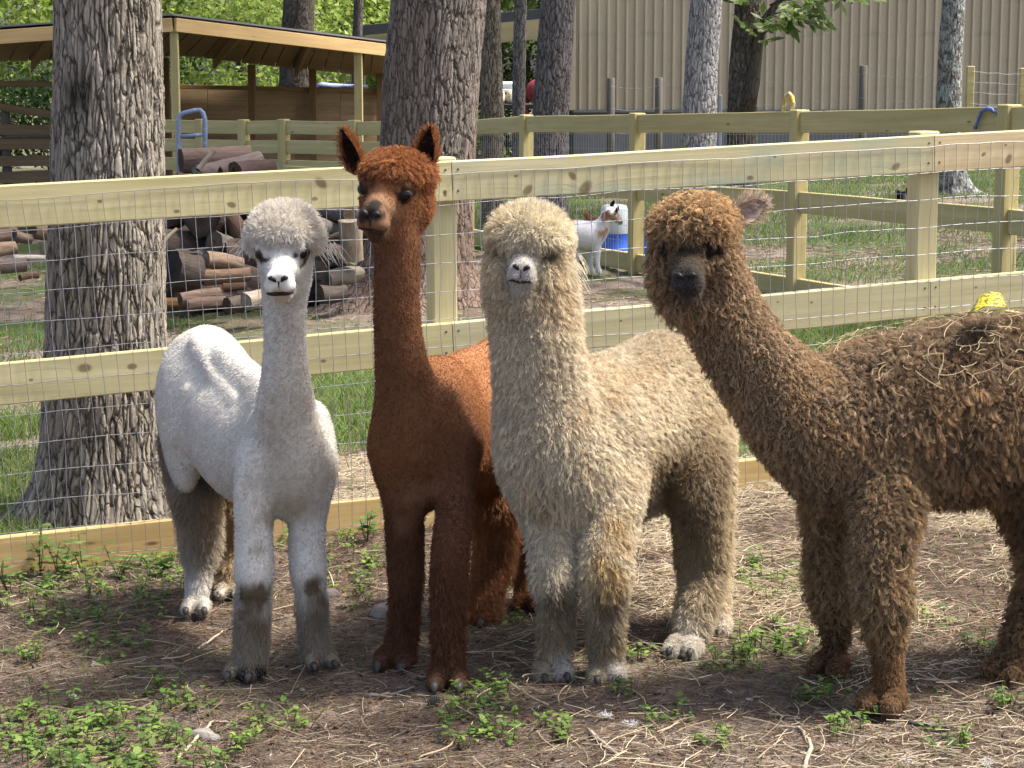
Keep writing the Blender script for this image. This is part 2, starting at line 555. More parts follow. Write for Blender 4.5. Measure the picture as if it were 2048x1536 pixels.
def grow(body_v, body_f, L, lift, col, N, root, name, K=6, clump=0, clump_f=.7, curl=0.0, flow=(0, 0, -1), rad=.0009, jitter=.35, seed=1, cvar=.12, lockvar=.2, minL=.0, wave=0.0, lenvar=.35, dirt=None):
    rng = np.random.default_rng(seed)
    f = body_f
    tri = np.concatenate([f[:, [0, 1, 2]], f[:, [0, 2, 3]]])
    a = np.linalg.norm(np.cross(body_v[tri[:, 1]] - body_v[tri[:, 0]], body_v[tri[:, 2]] - body_v[tri[:, 0]]), axis=1)
    Lt = L[tri].mean(1)
    a = a * (Lt > .0025)
    n = vnormals(body_v, f)
    def sample(M):
        t = tri[rng.choice(len(tri), M, p=a / a.sum())]
        r1 = np.sqrt(rng.random(M)); r2 = rng.random(M)
        w = np.stack([1 - r1, r1 * (1 - r2), r1 * r2], 1)[..., None]
        g = lambda A: (A[t] * (w if A.ndim > 1 else w[..., 0])).sum(1)
        return g(body_v), g(n), g(L), g(lift), g(col)
    def dirs(p, nn, lf, jit):
        nn = nn / np.linalg.norm(nn, axis=1, keepdims=True)
        g = np.array(flow, float)[None] + (np.stack([fbm(p * 9, 11, 2), fbm(p * 9, 12, 2), fbm(p * 9, 13, 2)], 1) - .5) * 1.6
        g = g - (g * nn).sum(1, keepdims=True) * nn
        g /= np.linalg.norm(g, axis=1, keepdims=True) + .3
        d = nn * lf[:, None] + g * (1 - lf)[:, None] + rng.normal(0, jit, (len(p), 3))
        return d / (np.linalg.norm(d, axis=1, keepdims=True) + 1e-9)
    p, nn, l, lf, c = sample(N)
    ln = np.maximum(l, minL) * (1 - lenvar * rng.random(N))
    d = dirs(p, nn, lf, jitter * (.4 if clump else 1))
    t = np.linspace(0, 1, K)[None, :, None]
    droop = np.array([0, 0, -1.0])[None, None] * (t ** 2) * (ln[:, None, None] * .25 * (lf < .9)[:, None, None])
    pts = p[:, None] + d[:, None] * (t * ln[:, None, None]) + droop
    shade = 1 + rng.normal(0, cvar, N)
    if clump:
        q, qn, ql, qlf, qc = sample(clump)
        qd = dirs(q, qn, qlf, jitter)
        qs = 1 + rng.normal(0, lockvar, clump)
        ql = ql * (.75 + .5 * rng.random(clump))
        kd = kdtree.KDTree(clump)
        for i in range(clump): kd.insert(q[i], i)
        kd.balance()
        near = np.array([kd.find(x)[1] for x in p])
        u1 = np.cross(qd, np.array([.3, .5, .8])); u1 /= np.linalg.norm(u1, axis=1, keepdims=True)
        u2 = np.cross(qd, u1)
        ph = rng.random(clump) * 6.28
        fr = 5 + 4 * rng.random(clump)
        amp = curl * ql
        tt = t[0, :, 0][None]
        ang = ph[:, None] + fr[:, None] * tt
        lock = q[:, None] + qd[:, None] * (t * ql[:, None, None]) + (amp[:, None] * tt)[..., None] * (np.cos(ang)[..., None] * u1[:, None] + np.sin(ang)[..., None] * u2[:, None]) + np.array([0, 0, -1.0]) * (t ** 2) * (ql[:, None, None] * .3 * (qlf < .9)[:, None, None])
        w = clump_f * smoothstep(0.05, .75, t)
        ok = (np.linalg.norm(q[near] - p, axis=1) < .045)[:, None, None]
        pts = np.where(ok, pts * (1 - w) + (lock[near] + (p - q[near])[:, None] * .15) * w, pts)
        shade = shade * qs[near]
    if wave:
        ph = rng.random((N, 1)) * 6.28
        pts = pts + (wave * ln)[:, None, None] * np.sin(ph + t[0, :, 0][None] * 9)[..., None] * np.cross(d, rng.normal(0, 1, (N, 3)))[:, None] * t
    c = np.clip(c * shade[:, None], .004, .92)
    if dirt is not None: c = dirt(p, c, rng)
    R = rad * (1 - .65 * t[..., 0]) * (0.8 + .4 * rng.random((N, 1)))
    hair(name, pts, R, c, MAT['fur'], root)
def add_eye(root, C, Rm, r=.016, rz=.9):
    v, fc = [], []
    nu, nv = 14, 9
    for j in range(nv + 1):
        for i in range(nu):
            th, ph = math.pi * j / nv, 2 * math.pi * i / nu
            v.append((math.sin(th) * math.cos(ph), math.sin(th) * math.sin(ph), math.cos(th)))
    for j in range(nv):
        for i in range(nu):
            fc.append((j * nu + i, (j + 1) * nu + i, (j + 1) * nu + (i + 1) % nu, j * nu + (i + 1) % nu))
    v = (np.array(v) * [r, r, r * rz]) @ np.array(Rm).T + C
    mb = MB().add(v, fc)
    wlink('eye', mb.mesh('eye', True), MAT['eye'], root)
def add_ear(root, base, tip, face, width, curve=.35, col_out=(.2, .08, .03), col_in=(.02, .01, .008), fur=1500, fl=.015, seed=1, thick=.004):
    """leaf-shaped cupped ear from base to tip, its hollow turned towards the vector face"""
    base, tip, face = map(lambda a: np.array(a, float), (base, tip, face))
    ax = tip - base; ln = np.linalg.norm(ax); ax /= ln
    fz = face - (face @ ax) * ax; fz /= np.linalg.norm(fz)
    sx = np.cross(ax, fz)
    nu, nv = 14, 9
    def sheet(off, cupm=1.0):
        out = []
        for i in range(nu + 1):
            s_ = i / nu
            w = width * (math.sin(math.pi * min(1, .18 + .82 * s_)) ** .75) * (1.0 if s_ < .55 else 1.0 - .25 * (s_ - .55))
            if i == nu: w = width * .02
            for j in range(nv):
                a = (j / (nv - 1) * 2 - 1)
                cup = width * curve * 2.2 * (a * a - .45) * (w / width)
                out.append(base + ax * ln * s_ + sx * a * w + fz * (cup * cupm + off))
        return np.array(out)
    A, B = sheet(0), sheet(-thick)
    f = []
    n = (nu + 1) * nv
    for i in range(nu):
        for j in range(nv - 1):
            q = (i * nv + j, i * nv + j + 1, (i + 1) * nv + j + 1, (i + 1) * nv + j)
            f.append(q[::-1]); f.append(tuple(x + n for x in q))
    for i in range(nu):
        for j in (0, nv - 1):
            q = (i * nv + j, (i + 1) * nv + j, (i + 1) * nv + j + n, i * nv + j + n)
            f.append(q if j == 0 else q[::-1])
    v = np.concatenate([A, B])
    col = np.concatenate([np.broadcast_to(np.array(col_in, float), A.shape), np.broadcast_to(np.array(col_out, float), B.shape)]).copy()
    edge = np.tile(np.abs(np.linspace(-1, 1, nv)) > .8, nu + 1)
    col[:n][edge] = col_out
    mb = MB().add(v, f, col)
    o = wlink('ear', mb.mesh('ear', True), MAT['skin'], root)
    rng = np.random.default_rng(seed)
    i = rng.integers(0, nu, fur); j = rng.integers(0, nv - 1, fur); side = rng.random(fur) < .8
    edgeh = rng.random(fur) < .35
    j = np.where(edgeh, np.where(rng.random(fur) < .5, 0, nv - 2), j)
    a, b = rng.random((fur, 1)), rng.random((fur, 1))
    a = np.where(edgeh[:, None], np.where((j == 0)[:, None], 0, 1), a)
    S = np.where(side[:, None], B[i * nv + j] * (1 - a) * (1 - b) + B[i * nv + j + 1] * a * (1 - b) + B[(i + 1) * nv + j] * (1 - a) * b + B[(i + 1) * nv + j + 1] * a * b,
                 A[i * nv + j] * (1 - a) * (1 - b) + A[i * nv + j + 1] * a * (1 - b) + A[(i + 1) * nv + j] * (1 - a) * b + A[(i + 1) * nv + j + 1] * a * b)
    outw = np.where(side[:, None], -fz, fz * .3) + np.where(edgeh[:, None], sx[None] * np.where(j == 0, -1, 1)[:, None] * .9, 0)
    d = ax[None] * .7 + outw * .6 + rng.normal(0, .25, (fur, 3)); d /= np.linalg.norm(d, axis=1, keepdims=True)
    t = np.linspace(0, 1, 4)[None, :, None]
    ln_ = fl * (.5 + rng.random((fur, 1, 1)))
    pts = S[:, None] + d[:, None] * t * ln_
    cc = np.where(side[:, None] | edgeh[:, None], np.array(col_out), np.array(col_in)) * (1 + rng.normal(0, .15, (fur, 1)))
    hair('ear_fur', pts, np.broadcast_to(.0008 * (1 - .6 * t[..., 0]), (fur, 4)), np.clip(cc, .004, .9), MAT['fur'], root)
def toes(b, root, g, R, r, col, L, nail=True, spread=.02):
    """two padded toes at ground point g, heading R (3x3)"""
    for sd in (-1, 1):
        c = g + R @ np.array([.012, sd * spread, 0])
        tip = g + R @ np.array([.012 + r * 1.5, sd * (spread + .006), 0])
        b.cap(c + [0, 0, r * .9], tip + [0, 0, r * .62], r * .85, r * .6, .012, L=L, col=col, tau=.01, lift=.3)
        if nail:
            mb = MB()
            n0 = tip + R @ np.array([r * .25, 0, 0]) + [0, 0, r * .75]
            d = R @ np.array([1, 0, 0])
            mb.tube([n0, n0 + d * r * .45 + [0, 0, -r * .1], n0 + d * r * .85 + [0, 0, -r * .45]], [r * .42, r * .36, r * .08], 8)
            wlink('toenail', mb.mesh('toenail', True), MAT['nail'], root)
def finish(b, root, h, skin_gain=.75, relief=0.0):
    v, f = b.solid(h)
    L, lift, col = b.attrs(v)
    if relief:
        n = vnormals(v, f)
        w = v @ np.array([5., 30., 60.]) + (fbm(v * 14, 5, 3) - .5) * 16
        g = (fbm(np.stack([v @ np.array([20., 8, 0]), w, v @ np.array([0., 20, 6])], -1), 7, 3) - .5) * 1.6 + (fbm(v * 60, 9, 2) - .5)
        v = v + n * (relief * g * smoothstep(.012, .006, L))[:, None]
        col = col * (1 + .08 * g * smoothstep(.012, .006, L))[:, None]
    me = np_mesh('body', v, f, True, col * skin_gain)
    wlink('body', me, MAT['skin'], root)
    return v, f, L, lift, col
# ------------------------------------------------------------------ lumber
def wood(name, c_lo, c_hi, knots=(), rand=True, rough=.75, grain=1.0, dirt=.25, stain=None):
    """sawn pine board: object x runs along the board, z across it; knots are (x, z, r, angle)"""
    t = NT(name, rough, .25)
    co = t.coord('Object')
    rnd = t.objrand()
    sx = t.node('ShaderNodeSeparateXYZ'); t.link(co, sx.inputs[0])
    x, y, z = sx.outputs[0], sx.outputs[1], sx.outputs[2]
    off = t.math('MULTIPLY', rnd, 37.0)
    bend, mask = None, None
    for (kx, kz, kr, ang) in knots:
        mp = t.node('ShaderNodeMapping', vector_type='POINT')
        t.link(co, mp.inputs[0])
        mp.inputs['Location'].default_value = (-(kx * math.cos(ang) - kz * math.sin(ang)), 0, -(kx * math.sin(ang) + kz * math.cos(ang)))
        mp.inputs['Rotation'].default_value = (0, -ang, 0)
        sc = t.mapping(mp.outputs[0], (.62 / kr, 0, 1 / kr))
        ln = t.node('ShaderNodeVectorMath', operation='LENGTH'); t.link(sc, ln.inputs[0])
        d = ln.outputs['Value']
        g = t.math('DIVIDE', 1.0, t.math('ADD', 1.0, t.math('MULTIPLY', d, d)))
        g2 = t.math('MULTIPLY', g, kr * 1.2)
        bend = g2 if bend is None else t.math('ADD', bend, g2)
        mr = t.node('ShaderNodeMapRange', interpolation_type='SMOOTHSTEP'); t.link(d, mr.inputs[0])
        mr.inputs[1].default_value = .45; mr.inputs[2].default_value = .95; mr.inputs[3].default_value = 1; mr.inputs[4].default_value = 0
        mask = mr.outputs[0] if mask is None else t.math('MAXIMUM', mask, mr.outputs[0])
    zz = z if bend is None else t.math('ADD', z, bend)
    cb = t.node('ShaderNodeCombineXYZ')
    t.link(t.math('ADD', t.math('MULTIPLY', x, 1.1), off), cb.inputs[0]); t.link(t.math('MULTIPLY', y, 30.0), cb.inputs[1]); t.link(t.math('MULTIPLY', zz, 38.0 * grain), cb.inputs[2])
    g1 = t.noise(cb.outputs[0], 1.0, 5, .65, .6)
    g0 = t.noise(t.mapping(cb.outputs[0], (.5, 1, .3)), 1.0, 3, .5)
    col = t.ramp(t.math('ADD', t.math('MULTIPLY', g1, .55), t.math('MULTIPLY', g0, .45)), [(.32, c_lo), (.5, tuple((a + b) / 2 for a, b in zip(c_lo, c_hi))), (.66, c_hi)])
    # uneven greenish treatment and dirt
    blot = t.noise(t.mapping(co, (1.5, 3, 6)), 1.0, 4, .6)
    col = t.mix(t.math('MULTIPLY', t.ramp(blot, [(.45, (0, 0, 0)), (.7, (1, 1, 1))]), dirt), col, tuple(a * b for a, b in zip(c_lo, (.62, .68, .62))))
    if stain: col = t.mix(t.math('MULTIPLY', t.ramp(t.noise(t.mapping(co, (2.2, 1, 5), (3, 0, 1)), 1.0, 3), [(.5, (0, 0, 0)), (.62, (1, 1, 1))]), .6), col, stain)
    if mask is not None:
        col = t.mix(t.math('MULTIPLY', mask, .75), col, t.mix(t.noise(co, 120, 2), (.05, .028, .012), (.20, .12, .05)))
    if rand:
        vo = t.node('ShaderNodeTexVoronoi', feature='F1')
        mv = t.node('ShaderNodeMapping'); t.link(co, mv.inputs[0]); mv.inputs['Scale'].default_value = (2.6, 2.6, 9)
        t.link(t.math('MULTIPLY', rnd, 50), mv.inputs['Location'])
        t.link(mv.outputs[0], vo.inputs['Vector']); vo.inputs['Scale'].default_value = 1.0
        km = t.ramp(vo.outputs['Distance'], [(.035, (1, 1, 1)), (.085, (0, 0, 0))])
        col = t.mix(t.math('MULTIPLY', km, .8), col, (.09, .05, .022))
    t.color(col)
    t.bump(t.math('ADD', g1, t.math('MULTIPLY', blot, .3)), .35, .004)
    return t.m
PT_LO, PT_HI = (.42, .365, .175), (.61, .55, .31)
MAT['pt'] = wood('treated_pine', PT_LO, PT_HI)
MAT['pt_far'] = wood('treated_pine_far', (.37, .31, .13), (.54, .46, .225))
MAT['wire'] = NT('galvanised_wire', .38, .5).color((.30, .31, .34)).m
MAT['wire'].node_tree.nodes['Principled BSDF'].inputs['Metallic'].default_value = .6
def frame_from(A, B, up=(0, 0, 1)):
    x = np.array(B, float) - A; L = np.linalg.norm(x); x /= L
    y = np.cross(up, x); y /= np.linalg.norm(y)
    z = np.cross(x, y)
    return np.stack([x, y, z], 1), L
def board(parent, name, A, B, h, th, mat, bev=.004, out=0.0, warp=0.0):
    """A, B: ends of the board's top edge on its back face line; local x along it, -y to the viewer"""
    R, L = frame_from(A, B)
    c = (np.array(A) + B) / 2 - R[:, 2] * h / 2 - R[:, 1] * out
    mb = MB()
    seg = max(1, int(L / .35))
    if warp <= 0 or seg < 2:
        mb.box((0, 0, 0), (L, th, h), bev=bev)
    else:
        rs = np.random.default_rng(int(abs(A[0] * 997 + A[2] * 131 + L * 77)))
        xs = np.linspace(-L / 2, L / 2, seg + 1)
        sec = [(-th / 2 + bev, -h / 2), (th / 2 - bev, -h / 2), (th / 2, -h / 2 + bev), (th / 2, h / 2 - bev), (th / 2 - bev, h / 2), (-th / 2 + bev, h / 2), (-th / 2, h / 2 - bev), (-th / 2, -h / 2 + bev)]
        v = []
        for i, x in enumerate(xs):
            dz, dy = rs.normal(0, warp, 2) if 0 < i < seg else (0, 0)
            v += [(x, yy + dy, zz + dz) for yy, zz in sec]
        f = [tuple(range(7, -1, -1)), tuple(range(seg * 8, seg * 8 + 8))]
        for i in range(seg):
            for k in range(8):
                k2 = (k + 1) % 8
                f.append((i * 8 + k, i * 8 + k2, (i + 1) * 8 + k2, (i + 1) * 8 + k))
        f = [q[::-1] for q in f]
        mb.add(v, f)
    me = mb.mesh(name)
    me.materials.append(mat)
    o = bpy.data.objects.new(name, me)
    COL.objects.link(o)
    Mw = Matrix.Translation(c) @ Matrix(R.tolist()).to_4x4()
    o.parent = parent
    o.matrix_parent_inverse = Matrix.LocRotScale(parent.location, parent.rotation_euler, parent.scale).inverted()
    o.matrix_basis = Mw
    return o
def post(parent, name, base, top_z, yaw, w, mat, bev=.006, lean=(0, 0)):
    h = top_z - base[2] + .3
    mb = MB().box((0, 0, 0), (h, w, w), bev=bev)
    me = mb.mesh(name); me.materials.append(mat)
    o = bpy.data.objects.new(name, me); COL.objects.link(o)
    R = (Matrix.Rotation(lean[0], 4, 'X') @ Matrix.Rotation(lean[1], 4, 'Y') @ Matrix.Rotation(yaw, 4, 'Z') @ Matrix.Rotation(-math.pi / 2, 4, 'Y'))
    o.parent = parent
    o.matrix_parent_inverse = Matrix.LocRotScale(parent.location, parent.rotation_euler, parent.scale).inverted()
    o.matrix_basis = Matrix.Translation((base[0], base[1], top_z - h / 2)) @ R
    return o
class VPlane:
    """vertical plane through two ground points; pixel -> point on it"""
    def __init__(s, A, B):
        s.A, s.B = np.array(A[:2], float), np.array(B[:2], float)
        s.d = (s.B - s.A) / np.linalg.norm(s.B - s.A)
        s.n = np.array([s.d[1], -s.d[0]])               # towards the camera
        s.yaw = math.atan2(s.d[1], s.d[0])
    def at(s, u, v, off=0.0):
        r = ray(u, v)
        t = ((s.A + s.n * off) @ s.n) / (r[:2] @ s.n)
        return CAM + r * t
    def along(s, p): return float((np.array(p[:2]) - s.A) @ s.d)
    def pt(s, a, z, off=0.0):
        q = s.A + s.d * a + s.n * off
        return np.array([q[0], q[1], z])

# ------------------------------------------------------------------ near fence
NF = VPlane(G(0, 1145), G(2048, 907))
def near_fence():
    root = tag(empty('wooden_fence', (*NF.pt(2.0, 0)[:2], float(plane_z(0)))), 'treated pine rail fence backed with welded wire mesh, right behind the alpacas', 'fence')
    TH = .038
    def line(u0, v0, u1, v1):
        a, b = NF.at(u0, v0, TH), NF.at(u1, v1, TH)
        k = (b[2] - a[2]) / (NF.along(b) - NF.along(a))
        return lambda s_: a[2] + k * (s_ - NF.along(a))
    top = line(0, 371, 2048, 260); mid = line(0, 727, 2048, 543); bot = line(0, 1075, 860, 986)
    su = lambda u, v: NF.along(NF.at(u, v, TH))
    j1, j2 = su(903, 370), su(1868, 310)
    b1 = su(357, 1080); b2 = b1 + 2.44; j0 = j1 - (j2 - j1) * 1.0
    ends_t = [j0 - 1.2, j1, j2, j2 + 2.4]
    def knots_for(lst, s0, s1, zf):
        """photo pixel knots -> board object coordinates"""
        out = []
        mids = (s0 + s1) / 2
        for (u, v, r, ang) in lst:
            p = NF.at(u, v, TH)
            a = NF.along(p)
            if s0 < a < s1:
                out.append((a - mids, p[2] - (zf(a) - .07), r / px(p), ang))
        return out
    KT = [(198, 403, 4.5, 0), (351, 423, 5.5, 0), (461, 410, 8, .3), (641, 366, 12, .7), (627, 398, 6, 0), (888, 387, 6, 1.3), (1052, 381, 11, -.8), (1143, 352, 9, .8), (1168, 376, 15, -.75), (1030, 352, 4, 0),
          (1498, 356, 6.5, 0), (1790, 333, 9, -.5), (1549, 314, 3, 0), (1965, 309, 5, -.6), (2015, 318, 9, -1.0), (2010, 290, 3, 0)]
    KM = [(168, 736, 12, 0), (263, 733, 8.5, 0), (645, 722, 5, 0), (1622, 605, 3, 0), (1555, 604, 2.5, 0), (1950, 575, 3, 0), (1240, 642, 3, 0), (60, 760, 4, 0)]
    tints = [(PT_LO, PT_HI), ((.41, .365, .195), (.59, .545, .34)), ((.46, .36, .195), (.64, .525, .32))]
    for zf, K, nm in ((top, KT, 't'), (mid, KM, 'm')):
        for i in range(3):
            s0, s1 = ends_t[i] + .0015, ends_t[i + 1] - .0015
            lo, hi = tints[i] if nm == 't' else tints[min(i, 1)]
            m = wood('treated_pine_board', lo, hi, knots_for(K, s0, s1, zf), rand=False, stain=(.30, .36, .27) if (nm == 't' and i == 1) else None)
            board(root, 'rail', NF.pt(s0, zf(s0)), NF.pt(s1, zf(s1)), .14, TH, m, out=TH / 2, warp=.0011)
    for (s0, s1) in ((b1 - 2.44, b1), (b1, b2), (b2, b2 + 2.44)):
        m = wood('treated_pine_base', (.50, .335, .13), (.68, .50, .235), (), rand=True, dirt=.35)
        zb = lambda s_: min(bot(s_), plane_z(NF.pt(s_, 0)[0]) + .135)
        board(root, 'rail', NF.pt(s0 + .0015, zb(s0)), NF.pt(s1 - .0015, zb(s1)), .14, TH, m, out=TH / 2, warp=.001)
    for uu, vv in ((884, 400), (1846, 400)):
        s_ = NF.along(NF.at(uu, vv, -.045))
        b = NF.pt(s_, 0, -.046)
        b[2] = float(plane_z(b[0])) - .1
        post(root, 'post', b, top(s_) + .012, NF.yaw, .09, MAT['pt'], lean=(0, -.004))
    nm = NT('nail_head', .6, .3).color((.10, .085, .07)).m
    for zf in (top, mid):
        for jj in (j1, j2):
            for ds in (-.022, .024):
                for dz in (-.03, -.105):
                    c = NF.pt(jj + ds, zf(jj + ds) + dz, TH)
                    e = np.append(NF.n, 0)
                    wlink('nail', MB().tube([c - e * .002, c + e * .0016], .0042, 8).mesh('nail'), nm, root)
    b = NF.pt(j0, 0, -.046); b[2] = float(plane_z(b[0])) - .1
    post(root, 'post', b, top(j0) + .012, NF.yaw, .09, MAT['pt'])
    # welded mesh, 5 x 10 cm, stapled to the viewer's side of the boards
    mb = MB()
    s0, s1 = -.9, NF.along(NF.B) + 1.2
    off = TH + .0028
    def wob(s_, z):
        s_, z = np.asarray(s_, float), np.asarray(z, float)
        p = np.stack([s_ * 2.2, z * 3, 0 * s_], -1)
        q = np.stack([s_ * 9, z * 9, 0 * s_ + 3], -1)
        return (fbm(p, 31, 2) - .5) * .026 + (vnoise(q, 37) - .5) * .008, (fbm(p + 7, 33, 2) - .5) * .030 + (vnoise(q + 5, 39) - .5) * .007, np.abs(vnoise(p * .7 + 3, 35)) * .012
    rows = np.arange(13) * .1016
    for r_ in rows:
        s_ = np.arange(s0, s1, .035)
        zt = top(s_) - .045 - r_
        dx, dz, dy = wob(s_, 0 * s_ + r_)
        edge = .12 if r_ < .15 else 1.0
        pts = np.stack([*(NF.A[:, None] + NF.d[:, None] * (s_ + dx) + NF.n[:, None] * (off + dy * edge)), zt + dz * .8], -1)
        mb.tube(pts, .0012, 4, False)
    for s_ in np.arange(s0, s1, .0508):
        r_ = np.linspace(0, 1.22, 30)
        dx, dz, dy = wob(0 * r_ + s_, r_)
        skew = (.055 * (1 - smoothstep(0, 1.6, s_)) + .012) * r_
        zt = top(s_) - .045 - r_
        ss = s_ + dx + skew
        edge = np.where(r_ < .15, .12, 1.0)
        pts = np.stack([*(NF.A[:, None] + NF.d[:, None] * ss + NF.n[:, None] * (off + .002 + dy * edge)), zt + dz * .8], -1)
        mb.tube(pts, .0011, 4, False)
    wlink('wire_mesh', mb.mesh('wire_mesh', True), MAT['wire'], root)
near_fence()

# ------------------------------------------------------------------ far paddock fence (runs away to the left)
FF = VPlane((-.36, 19.6), (2.80, 11.35))
def far_fence():
    root = tag(empty('wooden_fence', (*FF.pt(5, 0)[:2], .06)), 'farther pine fence running back behind the white goat, blue rope on its top rail', 'fence')
    us = [(935, 240), (1052, 232), (1274, 229), (1598, 223), (2018, 213)]
    pts = [FF.at(u, v) for u, v in us]
    al = [FF.along(p) for p in pts]
    step = al[-1] - al[-2]
    al.append(al[-1] + step); al.insert(0, al[0] - 2.4)
    tz = {}
    zt = [p[2] for p in pts]
    zt.append(zt[-1] + .05); zt.insert(0, zt[0])
    f_top = lambda a: float(np.interp(a, al, zt))
    gz = lambda a: float(plane_z(FF.pt(a, 0)[0]))
    for a, z in zip(al, zt):
        b = FF.pt(a, gz(a) - .1)
        post(root, 'post', b, z + .012, FF.yaw, .10, MAT['pt_far'], lean=(0, .004))
    mids = [FF.at(1461, 377)[2], FF.at(1598, 383)[2], FF.at(1815, 401)[2], FF.at(1994, 415)[2]]
    mal = [FF.along(FF.at(*q)) for q in ((1461, 377), (1598, 383), (1815, 401), (1994, 415))]
    f_mid = lambda a: float(np.interp(a, mal, mids)) if a > mal[0] else gz(a) + (mids[0] - gz(mal[0]))
    f_bot = lambda a: gz(a) + .15
    for i in range(len(al) - 1):
        a0, a1 = al[i] + .052, al[i + 1] - .052
        for fz in (f_top, f_mid, f_bot):
            board(root, 'rail', FF.pt(a0, fz(al[i])), FF.pt(a1, fz(al[i + 1])), .14, .038, MAT['pt_far'], warp=.001)
    mb = MB()
    for r_ in np.arange(0, 1.2, .12):
        s_ = np.linspace(al[0], al[-1], 60)
        z = np.array([f_top(a) for a in s_]) - .03 - r_
        mb.tube(np.stack([*(FF.A[:, None] + FF.d[:, None] * s_ - FF.n[:, None] * .03), z], -1), .0013, 3, False)
    for a in np.arange(al[0], al[-1], .052):
        z = f_top(a) - .03
        q0, q1 = FF.pt(a, z, -.031), FF.pt(a + .004, z - 1.12, -.031)
        mb.tube([q0, q1], .0013, 3, False)
    wlink('wire_mesh', mb.mesh('wire_mesh', True), MAT['wire'], root)
    # blue rope looped over the rail, yellow strap standing behind it
    p = [FF.at(u, v, .04) for u, v in ((1987, 226), (1985, 219), (1975, 217), (1964, 222), (1958, 236), (1953, 250), (1950, 257))]
    t = NT('blue_rope', .6, .3); t.color(t.mix(t.noise(t.coord(), 90), (.05, .09, .30), (.16, .22, .48)))
    mb = MB(); mb.tube(np.array(p), [.006, .009, .012, .012, .010, .009, .013], 7)
    mb.tube(np.array(p)[:3] + [.02, -.01, -.012], .008, 6)
    o = link('blue_rope', mb.mesh('blue_rope', True), t.m)
    tag(o, 'short blue rope looped over the top rail of the farther fence', 'rope')
    p = [FF.at(u, v, -.05) for u, v in ((1567, 222), (1568, 206), (1574, 192), (1579, 187), (1584, 194), (1586, 208), (1583, 222))]
    t = NT('yellow_strap', .5, .3); t.color(t.mix(t.ramp(t.noise(t.coord(), 30), [(.5, (0, 0, 0)), (.6, (1, 1, 1))]), (.45, .33, .05), (.6, .58, .5)))
    mb = MB(); mb.tube(np.array(p), [.014, .016, .016, .014, .016, .017, .014], 6)
    mb.tube(np.array(p)[2:5] + [0, 0, -.02], .02, 6)
    o = link('yellow_strap', mb.mesh('yellow_strap', True), t.m)
    tag(o, 'yellow and white plastic strap looped up behind the top rail of the farther fence', 'strap')
far_fence()

# ------------------------------------------------------------------ pen of stacked rails by the shed, far left rails, gate
def pen():
    A, B = P(330, 300, 23.0), P(790, 300, 21.0)
    VP = VPlane(A, B)
    root = tag(empty('pen_fence', (*VP.pt(2, 0)[:2], -.15)), 'pine board pen with stacked rails beside the log pile and open shed', 'fence')
    us = [(402, 238), (487, 239), (567, 238), (708, 240), (850, 240)]
    al = [VP.along(VP.at(*q)) for q in us]
    zs = [VP.at(*q)[2] for q in us]
    for k, (a, z) in enumerate(zip(al, zs)):
        b = VP.pt(a, -.35)
        post(root, 'post', b, z, VP.yaw, .10, MAT['pt_far'])
    al = [VP.along(VP.at(322, 240))] + al; zs = [zs[0]] + zs
    for i in range(len(al) - 1):
        for k in range(5):
            dz = .015 + k * .205
            board(root, 'rail', VP.pt(al[i] + .052, zs[i] - dz), VP.pt(al[i + 1] - .052, zs[i + 1] - dz), .14, .035, MAT['pt_far'], out=-.0, warp=.003)
    board(root, 'rail', P(570, 331, 20.6), P(720, 341, 19.6), .12, .035, MAT['pt_far'])
    # rails left of the oak
    A, B = P(-160, 300, 25.5), P(190, 300, 25.0)
    VP2 = VPlane(A, B)
    root2 = tag(empty('rail_fence', (*VP2.pt(1, 0)[:2], -.3)), 'weathered brown rail fence in the shade left of the oak trunk', 'fence')
    m = wood('weathered_rail', (.13, .085, .045), (.24, .165, .09))
    for (u0, v0, u1, v1, h) in ((-160, 158, 190, 164, .07), (-160, 186, 190, 232, .09), (-160, 247, 190, 249, .13), (-160, 278, 190, 277, .13), (-160, 312, 190, 311, .13), (-160, 344, 190, 341, .14)):
        board(root2, 'rail', VP2.at(u0, v0), VP2.at(u1, v1), h, .035, m, warp=.004)
    t = NT('grey_round_post', .9, .1); t.color(t.mix(t.noise(t.mapping(t.coord(), (8, 8, 1)), 3), (.07, .065, .055), (.17, .16, .14))); MAT['greypost'] = t.m
    for u, vt in ((10, 212), (-110, 212), (150, 214)):
        p0 = VP2.at(u, vt, -.08); b = p0.copy(); b[2] = -.6
        mb = MB().tube([b, p0 + [0, 0, -.02], p0], [.062, .056, .05], 10)
        wlink('post', mb.mesh('post', True), MAT['greypost'], root2)
    mb = MB().tube([VP2.at(12, 273, -.02), VP2.at(100, 272, -.02), VP2.at(190, 273, -.02)], [.035, .03, .03], 8)
    wlink('pole_rail', mb.mesh('pole_rail', True), MAT['greypost'], root2)
    # tube gate beside the shed post
    t = NT('gate_paint', .4, .45); t.color(t.mix(t.ramp(t.noise(t.coord(), 14, 5), [(.55, (0, 0, 0)), (.7, (1, 1, 1))]), (.19, .25, .36), (.42, .46, .52)))
    Y = 20.6
    g = tag(empty('tube_gate', P(357, 360, Y)), 'blue grey tube gate standing ajar beside the shed post', 'gate')
    pts = [P(u, v, Y) for u, v in ((358, 420), (358, 300), (357, 240), (360, 230), (368, 226), (390, 221), (400, 220), (406, 226), (410, 240), (411, 420))]
    wlink('frame', MB().tube(pts, .024, 10).mesh('frame', True), t.m, g)
    for v in (273, 315, 350):
        wlink('bar', MB().tube([P(358, v, Y), P(411, v - 4, Y)], .019, 8).mesh('bar', True), t.m, g)
pen()
